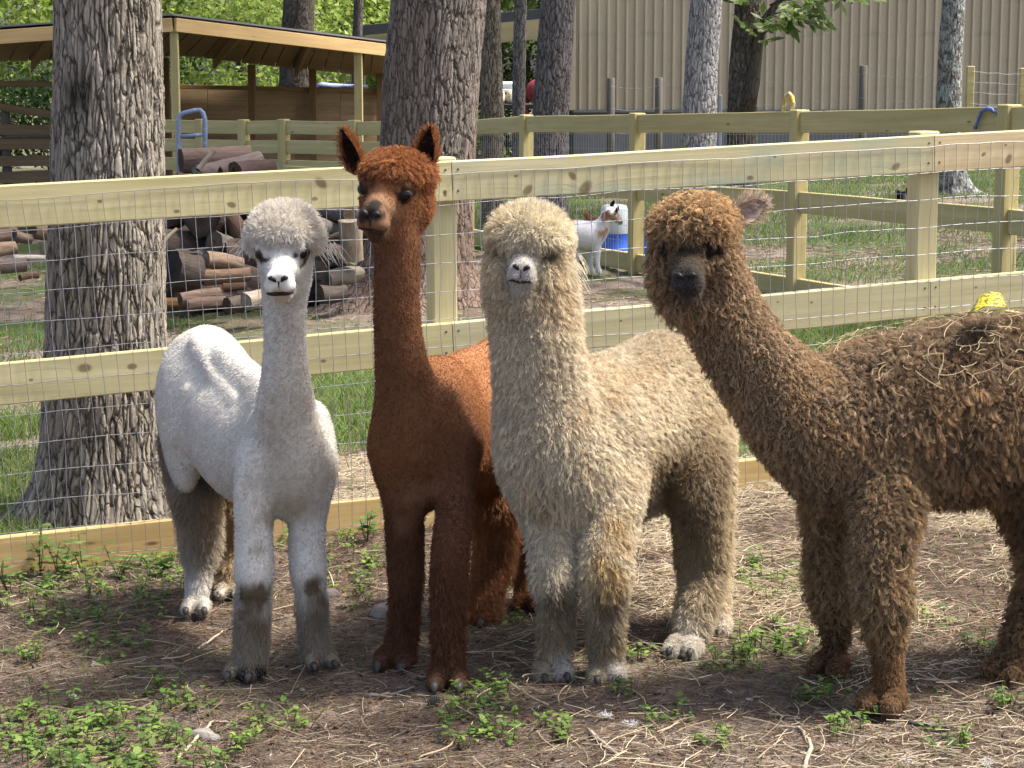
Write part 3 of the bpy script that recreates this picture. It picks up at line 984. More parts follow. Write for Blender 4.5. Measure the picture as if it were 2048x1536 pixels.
# ------------------------------------------------------------------ trees
def M_bark(name, rough=.95):
    t = NT(name, rough, .1)
    c = t.coord('Object')
    n = t.noise(t.mapping(c, (1, 1, .45)), 55, 5, .7)
    n2 = t.noise(c, 6, 3, .6)
    col = t.mix(.55, t.attr('Col'), t.mix(n, (.02, .02, .02), (.75, .75, .75)), 'OVERLAY')
    col = t.mix(t.math('MULTIPLY', n2, .25), col, (.10, .085, .06))
    vo = t.node('ShaderNodeTexVoronoi', feature='DISTANCE_TO_EDGE')
    wc = t.mix(.06, c, t.noise(c, 9, 3, .6, 0, 1), 'ADD')
    t.link(t.mapping(wc, (26, 26, 5)), vo.inputs['Vector']); vo.inputs['Scale'].default_value = 1.0
    crack = t.ramp(vo.outputs['Distance'], [(.0, (0, 0, 0)), (.09, (1, 1, 1))])
    col = t.mix(t.math('MULTIPLY', t.math('SUBTRACT', 1.0, crack), .75), col, (.025, .02, .017))
    t.color(col)
    t.bump(t.math('ADD', n, t.math('MULTIPLY', crack, .8)), .7, .012)
    return t.m
MAT['bark'] = M_bark('bark')
MAT['leaf'] = M_strand('leaf', .45, .5, .3)
def trunk_mesh(name, path, rad, plate=(.05, .16), depth=.018, na=160, nh=260, col_hi=(.26, .23, .19), col_lo=(.04, .033, .026), flare=None, seed=1, tone=None, lean_noise=.01, rib=0.0, cov=.12):
    """path (k,3), rad (k,): tapered bark-plated trunk; flare = list of (angle, strength) roots"""
    path, rad = np.array(path, float), np.array(rad, float)
    s = np.r_[0, np.cumsum(np.linalg.norm(np.diff(path, axis=0), axis=1))]
    t = np.linspace(0, s[-1], nh)
    c = np.stack([np.interp(t, s, path[:, k]) for k in range(3)], 1)
    k = max(3, nh // 40)
    ker = np.ones(k) / k
    pad = lambda a: np.convolve(np.pad(a, (k // 2, k - 1 - k // 2), 'edge'), ker, 'valid')
    c = np.stack([pad(c[:, i]) for i in range(3)], 1)
    r = pad(np.interp(t, s, rad))
    th = np.arange(na) / na * 2 * math.pi
    T, H = np.meshgrid(th, t)
    R = np.repeat(r[:, None], na, 1)
    circ = 2 * math.pi * np.mean(rad)
    per = max(6, int(circ / plate[0]))
    wx = T / (2 * math.pi) * per + (fbm(np.stack([np.cos(T) * 1.3, np.sin(T) * 1.3, H * 1.1], -1), seed + 30, 2) - .5) * 3.0
    q = np.stack([np.cos(T) * 2, np.sin(T) * 2, H * 1.5], -1)
    warp = (fbm(q * 2, seed, 3) - .5)
    wy = H / plate[1] * (1 + .0 * T) + warp * 2.6
    f1, f2, cid = worley(wx + (fbm(q * 3.1, seed + 2, 2) - .5) * 1.6, wy, seed, per)
    edge = np.clip((f2 - f1) / .30, 0, 1)
    g1, g2, gid = worley((wx + 1.7 * warp) * 2, wy * 2.3, seed + 3, per * 2)
    edge2 = np.clip((g2 - g1) / .35, 0, 1)
    fine = fbm(np.stack([np.cos(T) * R * 60, np.sin(T) * R * 60, H * 26], -1), seed + 4, 3)
    prof = edge ** .55
    big = fbm(q * np.array([1.2, 1.2, .8]), seed + 8, 2) - .5
    disp = depth * (prof - .6) + depth * .16 * (edge2 ** .7 - .5) + depth * .30 * (fine - .5) + depth * .45 * (cid - .5) + R * lean_noise * 6 * big
    if flare:
        for (a, st, hh) in flare:
            w = np.exp(-((np.angle(np.exp(1j * (T - a)))) / .42) ** 2)
            disp = disp + R * st * w * np.exp(-H / hh)
    rr = R + disp
    v = np.stack([c[:, None, 0] + rr * np.cos(T), c[:, None, 1] + rr * np.sin(T), np.repeat(c[:, 2:3], na, 1)], -1)
    i = np.arange(nh * na).reshape(nh, na); j = np.roll(i, -1, 1)
    qd = np.stack([i[:-1], j[:-1], j[1:], i[1:]], -1).reshape(-1, 4)
    hi, lo = np.array(col_hi), np.array(col_lo)
    k_ = np.clip(prof * .8 + .2 * edge2, 0, 1)[..., None] * (.72 + .4 * cid[..., None] + .35 * (fine[..., None] - .5))
    col = lo + (hi - lo) * np.clip(k_, 0, 1.25)
    if tone is not None: col = tone(v, col, T, H)
    return np_mesh(name, v.reshape(-1, 3), qd, True, np.clip(col.reshape(-1, 3), .004, .9))
def leafcloud(name, centers, radii, n, size, cols, seed=1, droop=.3, aspect=1.9):
    """n leaves spread in ellipsoidal clumps"""
    rng = np.random.default_rng(seed)
    centers = np.array(centers, float); radii = np.array(radii, float).reshape(len(centers), -1)
    w = radii.prod(1); k = rng.choice(len(centers), n, p=w / w.sum())
    d = rng.normal(0, 1, (n, 3)); d /= np.linalg.norm(d, axis=1, keepdims=True)
    p = centers[k] + d * radii[k] * (rng.random((n, 1)) ** .45)
    ax = rng.normal(0, 1, (n, 3)); ax[:, 2] -= droop; ax /= np.linalg.norm(ax, axis=1, keepdims=True)
    sd = np.cross(ax, rng.normal(0, 1, (n, 3)) * .6 + [0, 0, 1.0]); sd /= np.linalg.norm(sd, axis=1, keepdims=True)
    nn = np.cross(ax, sd)
    L = size * (.6 + .8 * rng.random((n, 1)))
    wd = L / aspect / 2 * 1.0
    v = np.stack([p, p + ax * L * .45 + sd * wd + nn * L * .05, p + ax * L + nn * (-L * .12), p + ax * L * .45 - sd * wd + nn * L * .05], 1)
    cols = np.array(cols, float)
    shade = (.7 + .6 * rng.random((n, 1))) * (.8 + .4 * rng.random((len(centers), 1)))[k]
    c = cols[rng.integers(0, len(cols), n)] * shade
    return np_mesh(name, v.reshape(-1, 3), np.arange(n * 4).reshape(n, 4), False, np.repeat(np.clip(c, 0, .6), 4, 0))
GREENS = [(.085, .14, .022), (.11, .17, .03), (.065, .115, .02), (.14, .19, .04)]
def crown_data(seed, R=(3.2, 3.2, 2.4), n=4200, size=.16, k=26, cols=GREENS):
    rng = np.random.default_rng(seed)
    d = rng.normal(0, 1, (k, 3)); d /= np.linalg.norm(d, axis=1, keepdims=True)
    c = d * np.array(R) * (rng.random((k, 1)) ** .4)
    rd = np.stack([.9 + .6 * rng.random(k), .9 + .6 * rng.random(k), .55 + .4 * rng.random(k)], 1) * (R[0] / 3.2)
    me = leafcloud('crown', c, rd, n, size, cols, seed)
    me.materials.append(MAT['leaf'])
    return me, c
HIGH = [crown_data(90 + i, n=1500, size=.24) for i in range(2)]
def limbs(root, base, centers, mat, r0, n=6, seed=1, droop=0):
    rng = np.random.default_rng(seed)
    for i in rng.choice(len(centers), n, replace=False):
        e = centers[i]
        m = (base + e) / 2 + rng.normal(0, .25, 3) + [0, 0, -.2]
        t = np.linspace(0, 1, 7)[:, None]
        pts = (1 - t) ** 2 * base + 2 * t * (1 - t) * m + t * t * e
        mb = MB().tube(pts, np.linspace(r0, r0 * .15, 7), 7, col=(.16, .14, .11))
        wlink('limb', mb.mesh('limb', True), mat, root)
def tree(name, label, prof, Y, hi, lo, plate, depth, na, nh, flare=None, seed=1, top=9.0, tone=None, crown=True, group=None, base_v=None):
    """prof: list of (u_center, v, width px) bottom to top, all at depth Y"""
    pts = [P(u, v, Y) for u, v, w in prof]
    rad = [w / 2 / px(p) for (u, v, w), p in zip(prof, pts)]
    gz = float(plane_z(pts[0][0]))
    pts[0][2] = gz - .06
    k = (pts[-1] - pts[-2]) / (pts[-1][2] - pts[-2][2])
    k[:2] *= .5
    root = empty(name, (pts[0][0], pts[0][1], gz))
    tag(root, label, 'tree', group)
    vis_top = pts[-1] + k * .3
    low = pts + [vis_top]
    me = trunk_mesh('trunk', low, rad + [rad[-1] * .99], plate, depth, na, nh, hi, lo, flare, seed, tone)
    wlink('trunk', me, MAT['bark'], root)
    up = [vis_top - k * .05, vis_top + k * (top - vis_top[2]) * .5, vis_top + k * (top - vis_top[2])]
    rt = rad[-1]
    mb = MB().tube(np.array(up), [rt * .97, rt * .75, rt * .5], 14, col=tuple((a + b) / 2 for a, b in zip(hi, lo)))
    wlink('upper_trunk', mb.mesh('upper_trunk', True), MAT['bark'], root)
    if crown:
        me, c = HIGH[seed % 2]
        o = link('crown', me, None, root)
        ctr = up[-1] + np.array([0, 0, 1.2])
        o.parent = root
        o.location = ctr - np.array(root.location)
        o.rotation_euler = (0, 0, seed * 1.7)
        ca, sa = math.cos(seed * 1.7), math.sin(seed * 1.7)
        cw = np.stack([c[:, 0] * ca - c[:, 1] * sa, c[:, 0] * sa + c[:, 1] * ca, c[:, 2]], 1) + ctr
        limbs(root, up[-1] - [0, 0, .3], cw, MAT['bark'], rt * .4, 7, seed)
    return root
def oak_tone(v, col, T, H):
    # old branch scar, a dark hollow knot low on the left, and mossy stains
    c0 = P(160, 195, 7.6)
    d = np.hypot(v[..., 0] - c0[0], (v[..., 2] - c0[2]) * .75)
    front = v[..., 1] < 7.62
    m = (np.exp(-(d / .06) ** 2) * front)[..., None]
    col = col * (1 - .85 * m)
    n = smoothstep(.5, .7, fbm(v * np.array([5, 5, 2.0]), 71, 3))[..., None]
    return col * (1 - .25 * n) + np.array((.20, .17, .08)) * .18 * n
def pine_tone(v, col, T, H):
    n = smoothstep(.45, .65, fbm(v * np.array([2.5, 2.5, 1.5]), 72, 3))[..., None]
    col = col * (1 - .35 * n) + np.array((.22, .15, .11)) * .35 * n
    low = smoothstep(1.15, .75, v[..., 2])[..., None]
    return col * (1 - .45 * low) + col * np.array((1.05, .80, .70)) * .45 * low
tree('oak_tree', 'thick oak trunk with deep furrowed bark close behind the near fence', [(205, 1085, 330), (207, 1040, 292), (208, 960, 262), (210, 880, 248), (212, 700, 236), (214, 500, 226), (215, 300, 218), (216, 120, 210), (214, -40, 208)], 7.72,
     (.42, .375, .31), (.04, .034, .027), (.021, .15), .012, 480, 680, [(-2.75, .30, .10), (-.5, .10, .15), (3.3, .75, .07), (-1.4, .06, .15)], 3, 6.5, oak_tone)
tree('pine_tree', 'large pine trunk with scaly reddish plates flaring at its foot behind the log pile', [(815, 635, 300), (820, 590, 262), (830, 540, 222), (842, 460, 200), (850, 380, 188), (857, 280, 188), (864, 150, 190), (874, 40, 188), (880, -40, 186)], 14.7,
     (.275, .24, .21), (.045, .036, .03), (.040, .20), .014, 330, 500, [(-2.7, .45, .25), (-.35, .5, .25), (-1.5, .15, .2)], 8, 9, pine_tone)
tree('pine_tree', 'slim brown trunk just beside the large pine trunk', [(985, 330, 46), (985, 240, 44), (982, 120, 42), (979, -30, 40)], 21.5, (.24, .21, .16), (.05, .04, .03), (.04, .13), .012, 110, 200, None, 4, 9)
tree('pine_tree', 'thinnest grey trunk standing in front of the beige tub', [(1040, 300, 27), (1037, 200, 25), (1040, 60, 24), (1041, -30, 24)], 23.5, (.30, .28, .26), (.06, .05, .045), (.05, .09), .010, 70, 180, None, 5, 9)
tree('pine_tree', 'dark scaly pine trunk at the corner of the metal building', [(1098, 320, 76), (1101, 230, 72), (1108, 120, 70), (1116, 0, 68), (1119, -40, 67)], 22.0, (.25, .225, .22), (.045, .04, .04), (.042, .18), .013, 170, 320, None, 6, 9)
tree('hardwood_tree', 'pale grey trunk in front of the metal wall, smoothest and lightest bark', [(1397, 330, 74), (1399, 230, 68), (1404, 120, 64), (1413, 0, 62), (1417, -40, 61)], 20.5, (.46, .45, .45), (.12, .115, .11), (.03, .13), .010, 160, 300, None, 7, 9)
hick = tree('hickory_tree', 'dark forked trunk with leafy branch in front of the metal wall', [(1484, 330, 62), (1484, 225, 58), (1488, 120, 54), (1497, 0, 50), (1499, -40, 50)], 22.5, (.17, .15, .125), (.03, .026, .022), (.045, .14), .018, 120, 260, None, 9, 9)
def lichen(v, col, T, H):
    n = smoothstep(.38, .62, fbm(v * 22, 73, 4))[..., None]
    return col * (1 - n) + np.array((.42, .46, .44)) * n
tree('lichen_tree', 'whitish lichen covered trunk with dark flared root by the wire fence', [(1908, 398, 74), (1903, 375, 56), (1899, 300, 50), (1897, 200, 48), (1901, 100, 46), (1908, 0, 44), (1910, -40, 43)], 23.6, (.30, .28, .25), (.06, .055, .05), (.045, .10), .012, 110, 260, [(-.25, 2.0, .14), (-2.6, .5, .1)], 10, 9, lichen)

# hickory: second stem and the branch of long leaflets that hangs over the wall
def hickory_bits():
    Y = 22.35
    mb = MB().tube([P(1494, 225, Y), P(1506, 160, Y), P(1515, 90, Y), P(1528, 40, Y), P(1560, 0, Y), P(1600, -60, Y)], [.085, .08, .06, .045, .035, .03], 10, col=(.10, .085, .07))
    wlink('limb', mb.mesh('limb', True), MAT['bark'], hick)
    rng = np.random.default_rng(4)
    stems = [((1528, 40), (1560, 36)), ((1535, 30), (1600, 32)), ((1560, 0), (1640, 12)), ((1580, -20), (1690, -8)), ((1600, -60), (1700, -20)), ((1500, 10), (1475, -2)), ((1540, 10), (1610, -5)), ((1515, 90), (1540, 60))]
    V, Fc, Cc = [], [], []
    tw = MB()
    n = 0
    for (a, b_) in stems:
        A, B = P(*a, Y - .1 * rng.random()), P(*b_, Y - .3 * rng.random())
        wlink('twig', MB().tube([A, (A + B) / 2 + [0, 0, .04], B], [.012, .008, .005], 5, col=(.10, .085, .07)).mesh('twig', True), MAT['bark'], hick)
        for s in np.linspace(.25, 1, 6):
            base = A + (B - A) * s
            d0 = (B - A) / np.linalg.norm(B - A) + rng.normal(0, .6, 3); d0[2] -= .05; d0 /= np.linalg.norm(d0)
            ln = .20 + .10 * rng.random()
            for q in np.linspace(.25, 1, 5):
                for sd in ((-1, 1) if q < 1 else (0,)):
                    o = base + d0 * ln * q
                    side = np.cross(d0, [0, -.3, 1]); side /= np.linalg.norm(side)
                    d = d0 * .55 + side * sd * .8 + np.array([0, 0, -.12]) + rng.normal(0, .12, 3); d /= np.linalg.norm(d)
                    l = .10 + .07 * q; w = l * .17
                    s2 = np.cross(d, [rng.normal(0, .4), -1, .6]); s2 /= np.linalg.norm(s2)
                    V += [o, o + d * l * .5 + s2 * w, o + d * l, o + d * l * .5 - s2 * w]
                    Fc.append((n, n + 1, n + 2, n + 3)); n += 4
                    c = np.array(GREENS[rng.integers(0, 4)]) * (.7 + .7 * rng.random())
                    Cc += [c] * 4
        me = np_mesh('foliage', np.array(V), np.array(Fc), False, np.array(Cc))
    wlink('foliage', me, MAT['leaf'], hick)
hickory_bits()

# wood behind the shed: separate trees, each with trunk and crown
def back_trees():
    pale = [(.20, .29, .045), (.25, .34, .07), (.15, .23, .035), (.29, .36, .09)]
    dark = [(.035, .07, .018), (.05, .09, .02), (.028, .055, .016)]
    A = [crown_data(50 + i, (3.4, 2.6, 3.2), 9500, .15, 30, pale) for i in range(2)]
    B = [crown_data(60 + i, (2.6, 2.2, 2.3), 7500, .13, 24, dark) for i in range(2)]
    spots = [  # X, Y, crown centre height, scale, kind, label
        (-11.2, 37, 3.4, 1.0, 0, 'leafy tree behind the shed roof, its crown cut by the left edge'),
        (-8.2, 40, 3.6, 1.05, 0, 'bright leafy tree rising behind the shed roof peak'),
        (-5.4, 41, 3.8, 1.0, 0, 'bright leafy tree behind the dark trunk above the shed'),
        (-3.0, 44, 3.9, 1.1, 0, 'bright leafy tree between the shed and the large pine'),
        (-.4, 46, 4.0, 1.0, 0, 'bright leafy tree above the white corrugated roof'),
        (.3, 55, 4.6, 1.0, 0, 'leafy tree behind the corner of the metal building'),
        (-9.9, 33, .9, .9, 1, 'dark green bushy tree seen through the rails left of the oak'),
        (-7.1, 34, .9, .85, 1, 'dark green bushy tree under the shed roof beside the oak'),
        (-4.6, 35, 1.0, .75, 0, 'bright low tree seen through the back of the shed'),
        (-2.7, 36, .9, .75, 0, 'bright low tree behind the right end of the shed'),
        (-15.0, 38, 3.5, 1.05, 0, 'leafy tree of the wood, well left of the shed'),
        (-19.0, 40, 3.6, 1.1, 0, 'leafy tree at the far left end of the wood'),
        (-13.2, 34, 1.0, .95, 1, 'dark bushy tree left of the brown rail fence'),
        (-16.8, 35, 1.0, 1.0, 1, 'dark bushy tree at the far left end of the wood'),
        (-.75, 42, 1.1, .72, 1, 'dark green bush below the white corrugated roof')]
    for i, (x, y, h, s, k, lab) in enumerate(spots):
        gz = float(plane_z(x))
        root = tag(empty('broadleaf_tree' if k == 0 else 'bushy_tree', (x, y, gz)), lab, 'tree', 'trees behind the shed')
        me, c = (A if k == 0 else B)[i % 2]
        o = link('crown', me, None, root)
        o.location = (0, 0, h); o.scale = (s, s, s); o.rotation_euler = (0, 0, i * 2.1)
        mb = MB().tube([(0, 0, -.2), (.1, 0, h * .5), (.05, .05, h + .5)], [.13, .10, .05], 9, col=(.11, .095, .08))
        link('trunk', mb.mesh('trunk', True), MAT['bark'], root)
    # the dark trunk and the thin grey one that rise above the shed
    tree('hardwood_tree', 'dark straight trunk rising behind the open shed', [(585, 330, 66), (589, 180, 62), (594, 80, 62), (600, -40, 60)], 31.0, (.12, .105, .085), (.03, .026, .02), (.08, .16), .02, 90, 160, None, 12, 9)
    tree('hardwood_tree', 'thin grey trunk rising behind the right end of the shed', [(712, 260, 22), (714, 120, 20), (718, -40, 18)], 33.0, (.17, .155, .14), (.05, .045, .04), (.08, .16), .012, 60, 120, None, 13, 9)
back_trees()

# unseen tree added right of the frame so its crown shades ground before the herd
def shade_tree():
    x, y = 5.6, 3.9
    gz = float(plane_z(x))
    root = tag(empty('hardwood_tree', (x, y, gz)), 'unseen tree added beside the paddock so its crown shades the bare ground in front', 'tree')
    mb = MB().tube([(0, 0, -.2), (.0, 0, 2.0), (-.3, .1, 4.2), (-.7, .2, 6.0)], [.20, .16, .13, .08], 14, col=(.16, .14, .11))
    link('trunk', mb.mesh('trunk', True), MAT['bark'], root)
    rng = np.random.default_rng(19)
    c = np.stack([rng.uniform(-4.2, 1.2, 24), rng.uniform(-2.4, .15, 24), rng.uniform(4.6, 6.4, 24)], 1)
    rd = np.stack([rng.uniform(.5, .9, 24), rng.uniform(.4, .6, 24), rng.uniform(.3, .5, 24)], 1)
    me = leafcloud('crown', c, rd, 5200, .17, GREENS, 19)
    link('crown', me, MAT['leaf'], root)
    for i in range(8):
        e = c[i * 3]
        t = np.linspace(0, 1, 6)[:, None]
        a, m = np.array([-.2, .1, 3.6]), np.array([-.6, 0, 5.2])
        link('limb', MB().tube((1 - t) ** 2 * a + 2 * t * (1 - t) * m + t * t * e, np.linspace(.07, .012, 6), 7, col=(.14, .12, .10)).mesh('limb', True), MAT['bark'], root)
shade_tree()
# ------------------------------------------------------------------ metal building
def metal_building():
    Y = 40.0
    t = NT('ribbed_steel', .55, .35)
    c = t.coord('Object')
    n = t.noise(t.mapping(c, (2, 2, .35)), 1.5, 5, .6)
    col = t.mix(n, (.39, .33, .232), (.46, .395, .285))
    col = t.mix(t.math('MULTIPLY', t.ramp(t.noise(t.mapping(c, (1.2, 1, 6)), 1, 4), [(.55, (0, 0, 0)), (.75, (1, 1, 1))]), .25), col, (.20, .18, .14))
    t.color(col)
    t.bump(t.noise(c, 3, 3), .12, .02)
    k = NT('footing', .9, .15); k.color(k.mix(k.noise(k.coord(), 4, 6, .65), (.10, .105, .105), (.24, .245, .24)))
    zb = P(1500, 221, Y)[2]
    xl = P(1146, 221, Y)[0]
    root = tag(empty('metal_building', (xl + 8, Y + 6, float(plane_z(8)))), 'big tan metal building with vertical ribbed steel walls', 'building')
    per, wpan = .178, .178 * 6
    H = 6.0
    prof = [(0, 0), (.098, 0), (.114, -.055), (.142, -.055), (.166, 0)]
    mb = MB()
    v, f = [], []
    for r in range(6):
        for x, y in prof: v += [(r * per + x, y)]
    v.append((6 * per, 0))
    V = [(x, y, 0) for x, y in v] + [(x, y, H) for x, y in v]
    m = len(v)
    F = [(i, i + 1, i + 1 + m, i + m) for i in range(m - 1)]
    me = MB().add(V, F).mesh('wall_panel'); me.materials.append(t.m)
    npan = 22
    for i in range(npan):
        o = link('wall_panel', me, None)
        o.parent = root
        o.matrix_parent_inverse = Matrix.Translation(root.location).inverted()
        o.location = (xl + i * wpan, Y - .002 * (i % 2), zb)
    for i in range(11):                     # end wall, running back
        o = link('wall_panel', me, None)
        o.parent = root
        o.matrix_parent_inverse = Matrix.Translation(root.location).inverted()
        o.location = (xl + .002 * (i % 2), Y + (i + 1) * wpan, zb)
        o.rotation_euler = (0, 0, -math.pi / 2)
    wlink('corner_trim', MB().box((xl - .02, Y - .02, zb + H / 2), (.12, .12, H), bev=.01).mesh('corner_trim'), t.m, root)
    wlink('footing', MB().box((xl + npan * wpan / 2 + .0, Y + 6.0, zb / 2 - .42), (npan * wpan - .04, 11.9, zb + .78)).mesh('footing'), k.m, root)
    wlink('base_trim', MB().box((xl + npan * wpan / 2, Y - .03, zb - .01), (npan * wpan, .10, .05)).mesh('base_trim'), k.m, root)
    rf = MB()
    x0, x1 = xl - .4, xl + npan * wpan
    rf.add([(x0, Y - .4, zb + H - .05), (x1, Y - .4, zb + H - .05), (x1, Y + 6, zb + H + 1.6), (x0, Y + 6, zb + H + 1.6), (x0, Y + 12.4, zb + H - .05), (x1, Y + 12.4, zb + H - .05)], [(0, 1, 2, 3), (3, 2, 5, 4), (0, 3, 4)])
    wlink('roof', rf.mesh('roof'), t.m, root)
metal_building()

# ------------------------------------------------------------------ open shed
def shed():
    Y = 24.0
    A, B, C = P(345, 36, Y), P(800, 92, Y + 3.2), P(-140, 70, Y - .6)
    root = tag(empty('open_shed', (A[0], Y + 2, -.25)), 'open sided lumber shed with low roof and plywood back wall', 'shed')
    m_f = wood('shed_fascia', (.42, .27, .11), (.60, .43, .21))
    m_p = wood('shed_post', (.36, .29, .13), (.52, .45, .22))
    m_u = wood('shed_roof_boards', (.15, .09, .045), (.26, .165, .085))
    m_w = wood('shed_plywood', (.22, .145, .08), (.36, .25, .15), dirt=.5)
    # roof deck: front edge C-A-B, back edge lower
    bk = [P(-140, 128, Y + 4.4), P(380, 112, Y + 4.6), P(503, 128, Y + 4.9), P(800, 158, Y + 6.4)]
    # planks of the roof underside run from front to back
    fr = [C + [0, 0, -.02], A + [0, 0, -.02], B + [0, 0, -.02]]
    fl = np.array([np.linalg.norm(A - C), np.linalg.norm(B - A)])
    def edge(pts, t):
        s = np.r_[0, np.cumsum([np.linalg.norm(b - a) for a, b in zip(pts[:-1], pts[1:])])]
        s /= s[-1]
        return np.array([np.interp(t, s, [p[k] for p in pts]) for k in range(3)])
    N = 26
    for i in range(N):
        t0, t1 = i / N + .0015, (i + 1) / N - .0015
        a, b, c, d = edge(fr, t0), edge(fr, t1), edge(bk, t1), edge(bk, t0)
        up = np.array([0, 0, .025])
        mb = MB().add([a, b, c, d, a + up, b + up, c + up, d + up], [(0, 3, 2, 1), (4, 5, 6, 7), (0, 1, 5, 4), (1, 2, 6, 5), (2, 3, 7, 6), (3, 0, 4, 7)])
        wlink('roof_board', mb.mesh('roof_board'), m_u, root)
    t = NT('shed_roofing', .5, .4); t.color(t.mix(t.noise(t.coord(), 6, 4), (.10, .10, .11), (.20, .21, .23)))
    ov = np.array([0, -.03, .03])
    e0 = [C + ov, A + ov, B + ov]; e1 = [p + [0, .1, .03] for p in (bk[0], bk[1], bk[3])]
    mb = MB()
    V = e0 + e1 + [p + [0, 0, .02] for p in e0 + e1]
    mb.add(V, [(0, 3, 4, 1), (1, 4, 5, 2), (6, 7, 10, 9), (7, 8, 11, 10), (0, 1, 7, 6), (1, 2, 8, 7), (3, 9, 10, 4), (4, 10, 11, 5), (0, 6, 9, 3), (2, 5, 11, 8)])
    wlink('roofing', mb.mesh('roofing'), t.m, root)
    board(root, 'fascia', C, A - [.012, 0, 0], .155, .038, m_f, out=.03)
    board(root, 'fascia', A + [.012, 0, 0], B, .155, .038, m_f, out=.03)
    # rafters under the deck
    for tt in (.2, .38, .56, .74, .9):
        a, b = edge(fr, tt), edge(bk, tt)
        board(root, 'rafter', a + [0, .06, -.012], b + [0, 0, -.012], .12, .04, m_u)
    for u, vt, yy, w in ((348, 60, Y + .06, .092), (716, 104, Y + 2.6, .105), (-60, 90, Y - .3, .09)):
        p = P(u, vt, yy); q = p.copy(); q[2] = float(plane_z(p[0])) - .1
        post(root, 'post', q, p[2] + .02, 0, w, m_p)
    for u, vt, yy in ((503, 132, Y + 4.6), (760, 150, Y + 5.9), (330, 118, Y + 4.4), (625, 142, Y + 5.5)):
        p = P(u, vt, yy); q = p.copy(); q[2] = float(plane_z(p[0])) - .1
        post(root, 'post', q, p[2] + .02, 0, .10, m_u)
    # back wall of plywood sheets below a top rail
    ws = [(322, 176), (414, 177), (505, 178), (592, 180), (680, 182), (775, 184)]
    yy = lambda u: Y + 4.75 + (u - 322) / 450 * 1.35
    for (u0, v0), (u1, v1) in zip(ws[:-1], ws[1:]):
        board(root, 'wall_sheet', P(u0 + .3, v0, yy(u0)), P(u1 - .3, v1, yy(u1)), 1.25, .018, m_w)
    board(root, 'wall_rail', P(322, 168, yy(322) - .06), P(775, 178, yy(775) - .06), .06, .04, m_u)
    # blue tarpaulin roll lying on the back wall
    t = NT('blue_tarp', .5, .3); t.color(t.mix(t.noise(t.coord(), 9), (.14, .2, .42), (.35, .42, .62)))
    mb = MB(); a, b = P(636, 172, yy(640) + .25), P(735, 178, yy(735) + .25)
    tt = np.linspace(0, 1, 9)[:, None]
    mb.tube(a + (b - a) * tt + np.random.default_rng(2).normal(0, .008, (9, 3)), [.04, .055, .05, .058, .05, .056, .052, .05, .04], 9)
    tag(link('tarp_roll', mb.mesh('tarp_roll', True), t.m), 'rolled pale blue tarpaulin on the back wall of the shed', 'tarp')
shed()

# ------------------------------------------------------------------ lean-to with corrugated roof, tub, red tank, yard posts
def lean_to():
    Y = 34.0
    root = tag(empty('lean_to', (P(900, 150, Y)[0], Y + 2, 0)), 'lean-to with white corrugated roof seen from below between trunks', 'shelter')
    t = NT('white_corrugated', .5, .4); t.color(t.mix(t.noise(t.coord(), 2, 5), (.62, .61, .58), (.78, .77, .74)))
    d = NT('dark_edge', .6, .3); d.color((.035, .037, .045))
    a0, a1 = P(722, 66, Y - .5), P(1112, 30, Y)            # high front edge
    b0, b1 = P(735, 104, Y + 3.6), P(1130, 66, Y + 4.6)       # low back edge
    n, m = 90, 6
    V, F = [], []
    for i in range(n + 1):
        for j in range(m + 1):
            s, q = i / n, j / m
            p = (a0 * (1 - q) + b0 * q) * (1 - s) + (a1 * (1 - q) + b1 * q) * s
            V.append(p)
    # corrugations run along the length
    n, m = 14, 40
    V = []
    for i in range(n + 1):
        for j in range(m + 1):
            s, q = i / n, j / m
            p = (a0 * (1 - q) + b0 * q) * (1 - s) + (a1 * (1 - q) + b1 * q) * s
            V.append(p + [0, 0, .075 * math.sin(j * math.pi / 2.5)])
    F = [(i * (m + 1) + j, i * (m + 1) + j + 1, (i + 1) * (m + 1) + j + 1, (i + 1) * (m + 1) + j) for i in range(n) for j in range(m)]
    wlink('roof', np_mesh('roof', np.array(V), np.array(F), False), t.m, root)
    board(root, 'fascia', a0 + [0, -.05, .12], a1 + [0, -.05, .12], .16, .04, d.m)
    for p in (a0, a1, b0, b1, (a0 + a1) / 2):
        q = p.copy(); q[2] = float(plane_z(p[0])) - .1
        post(root, 'post', q, p[2] - .04, 0, .12, MAT['greypost'])
lean_to()
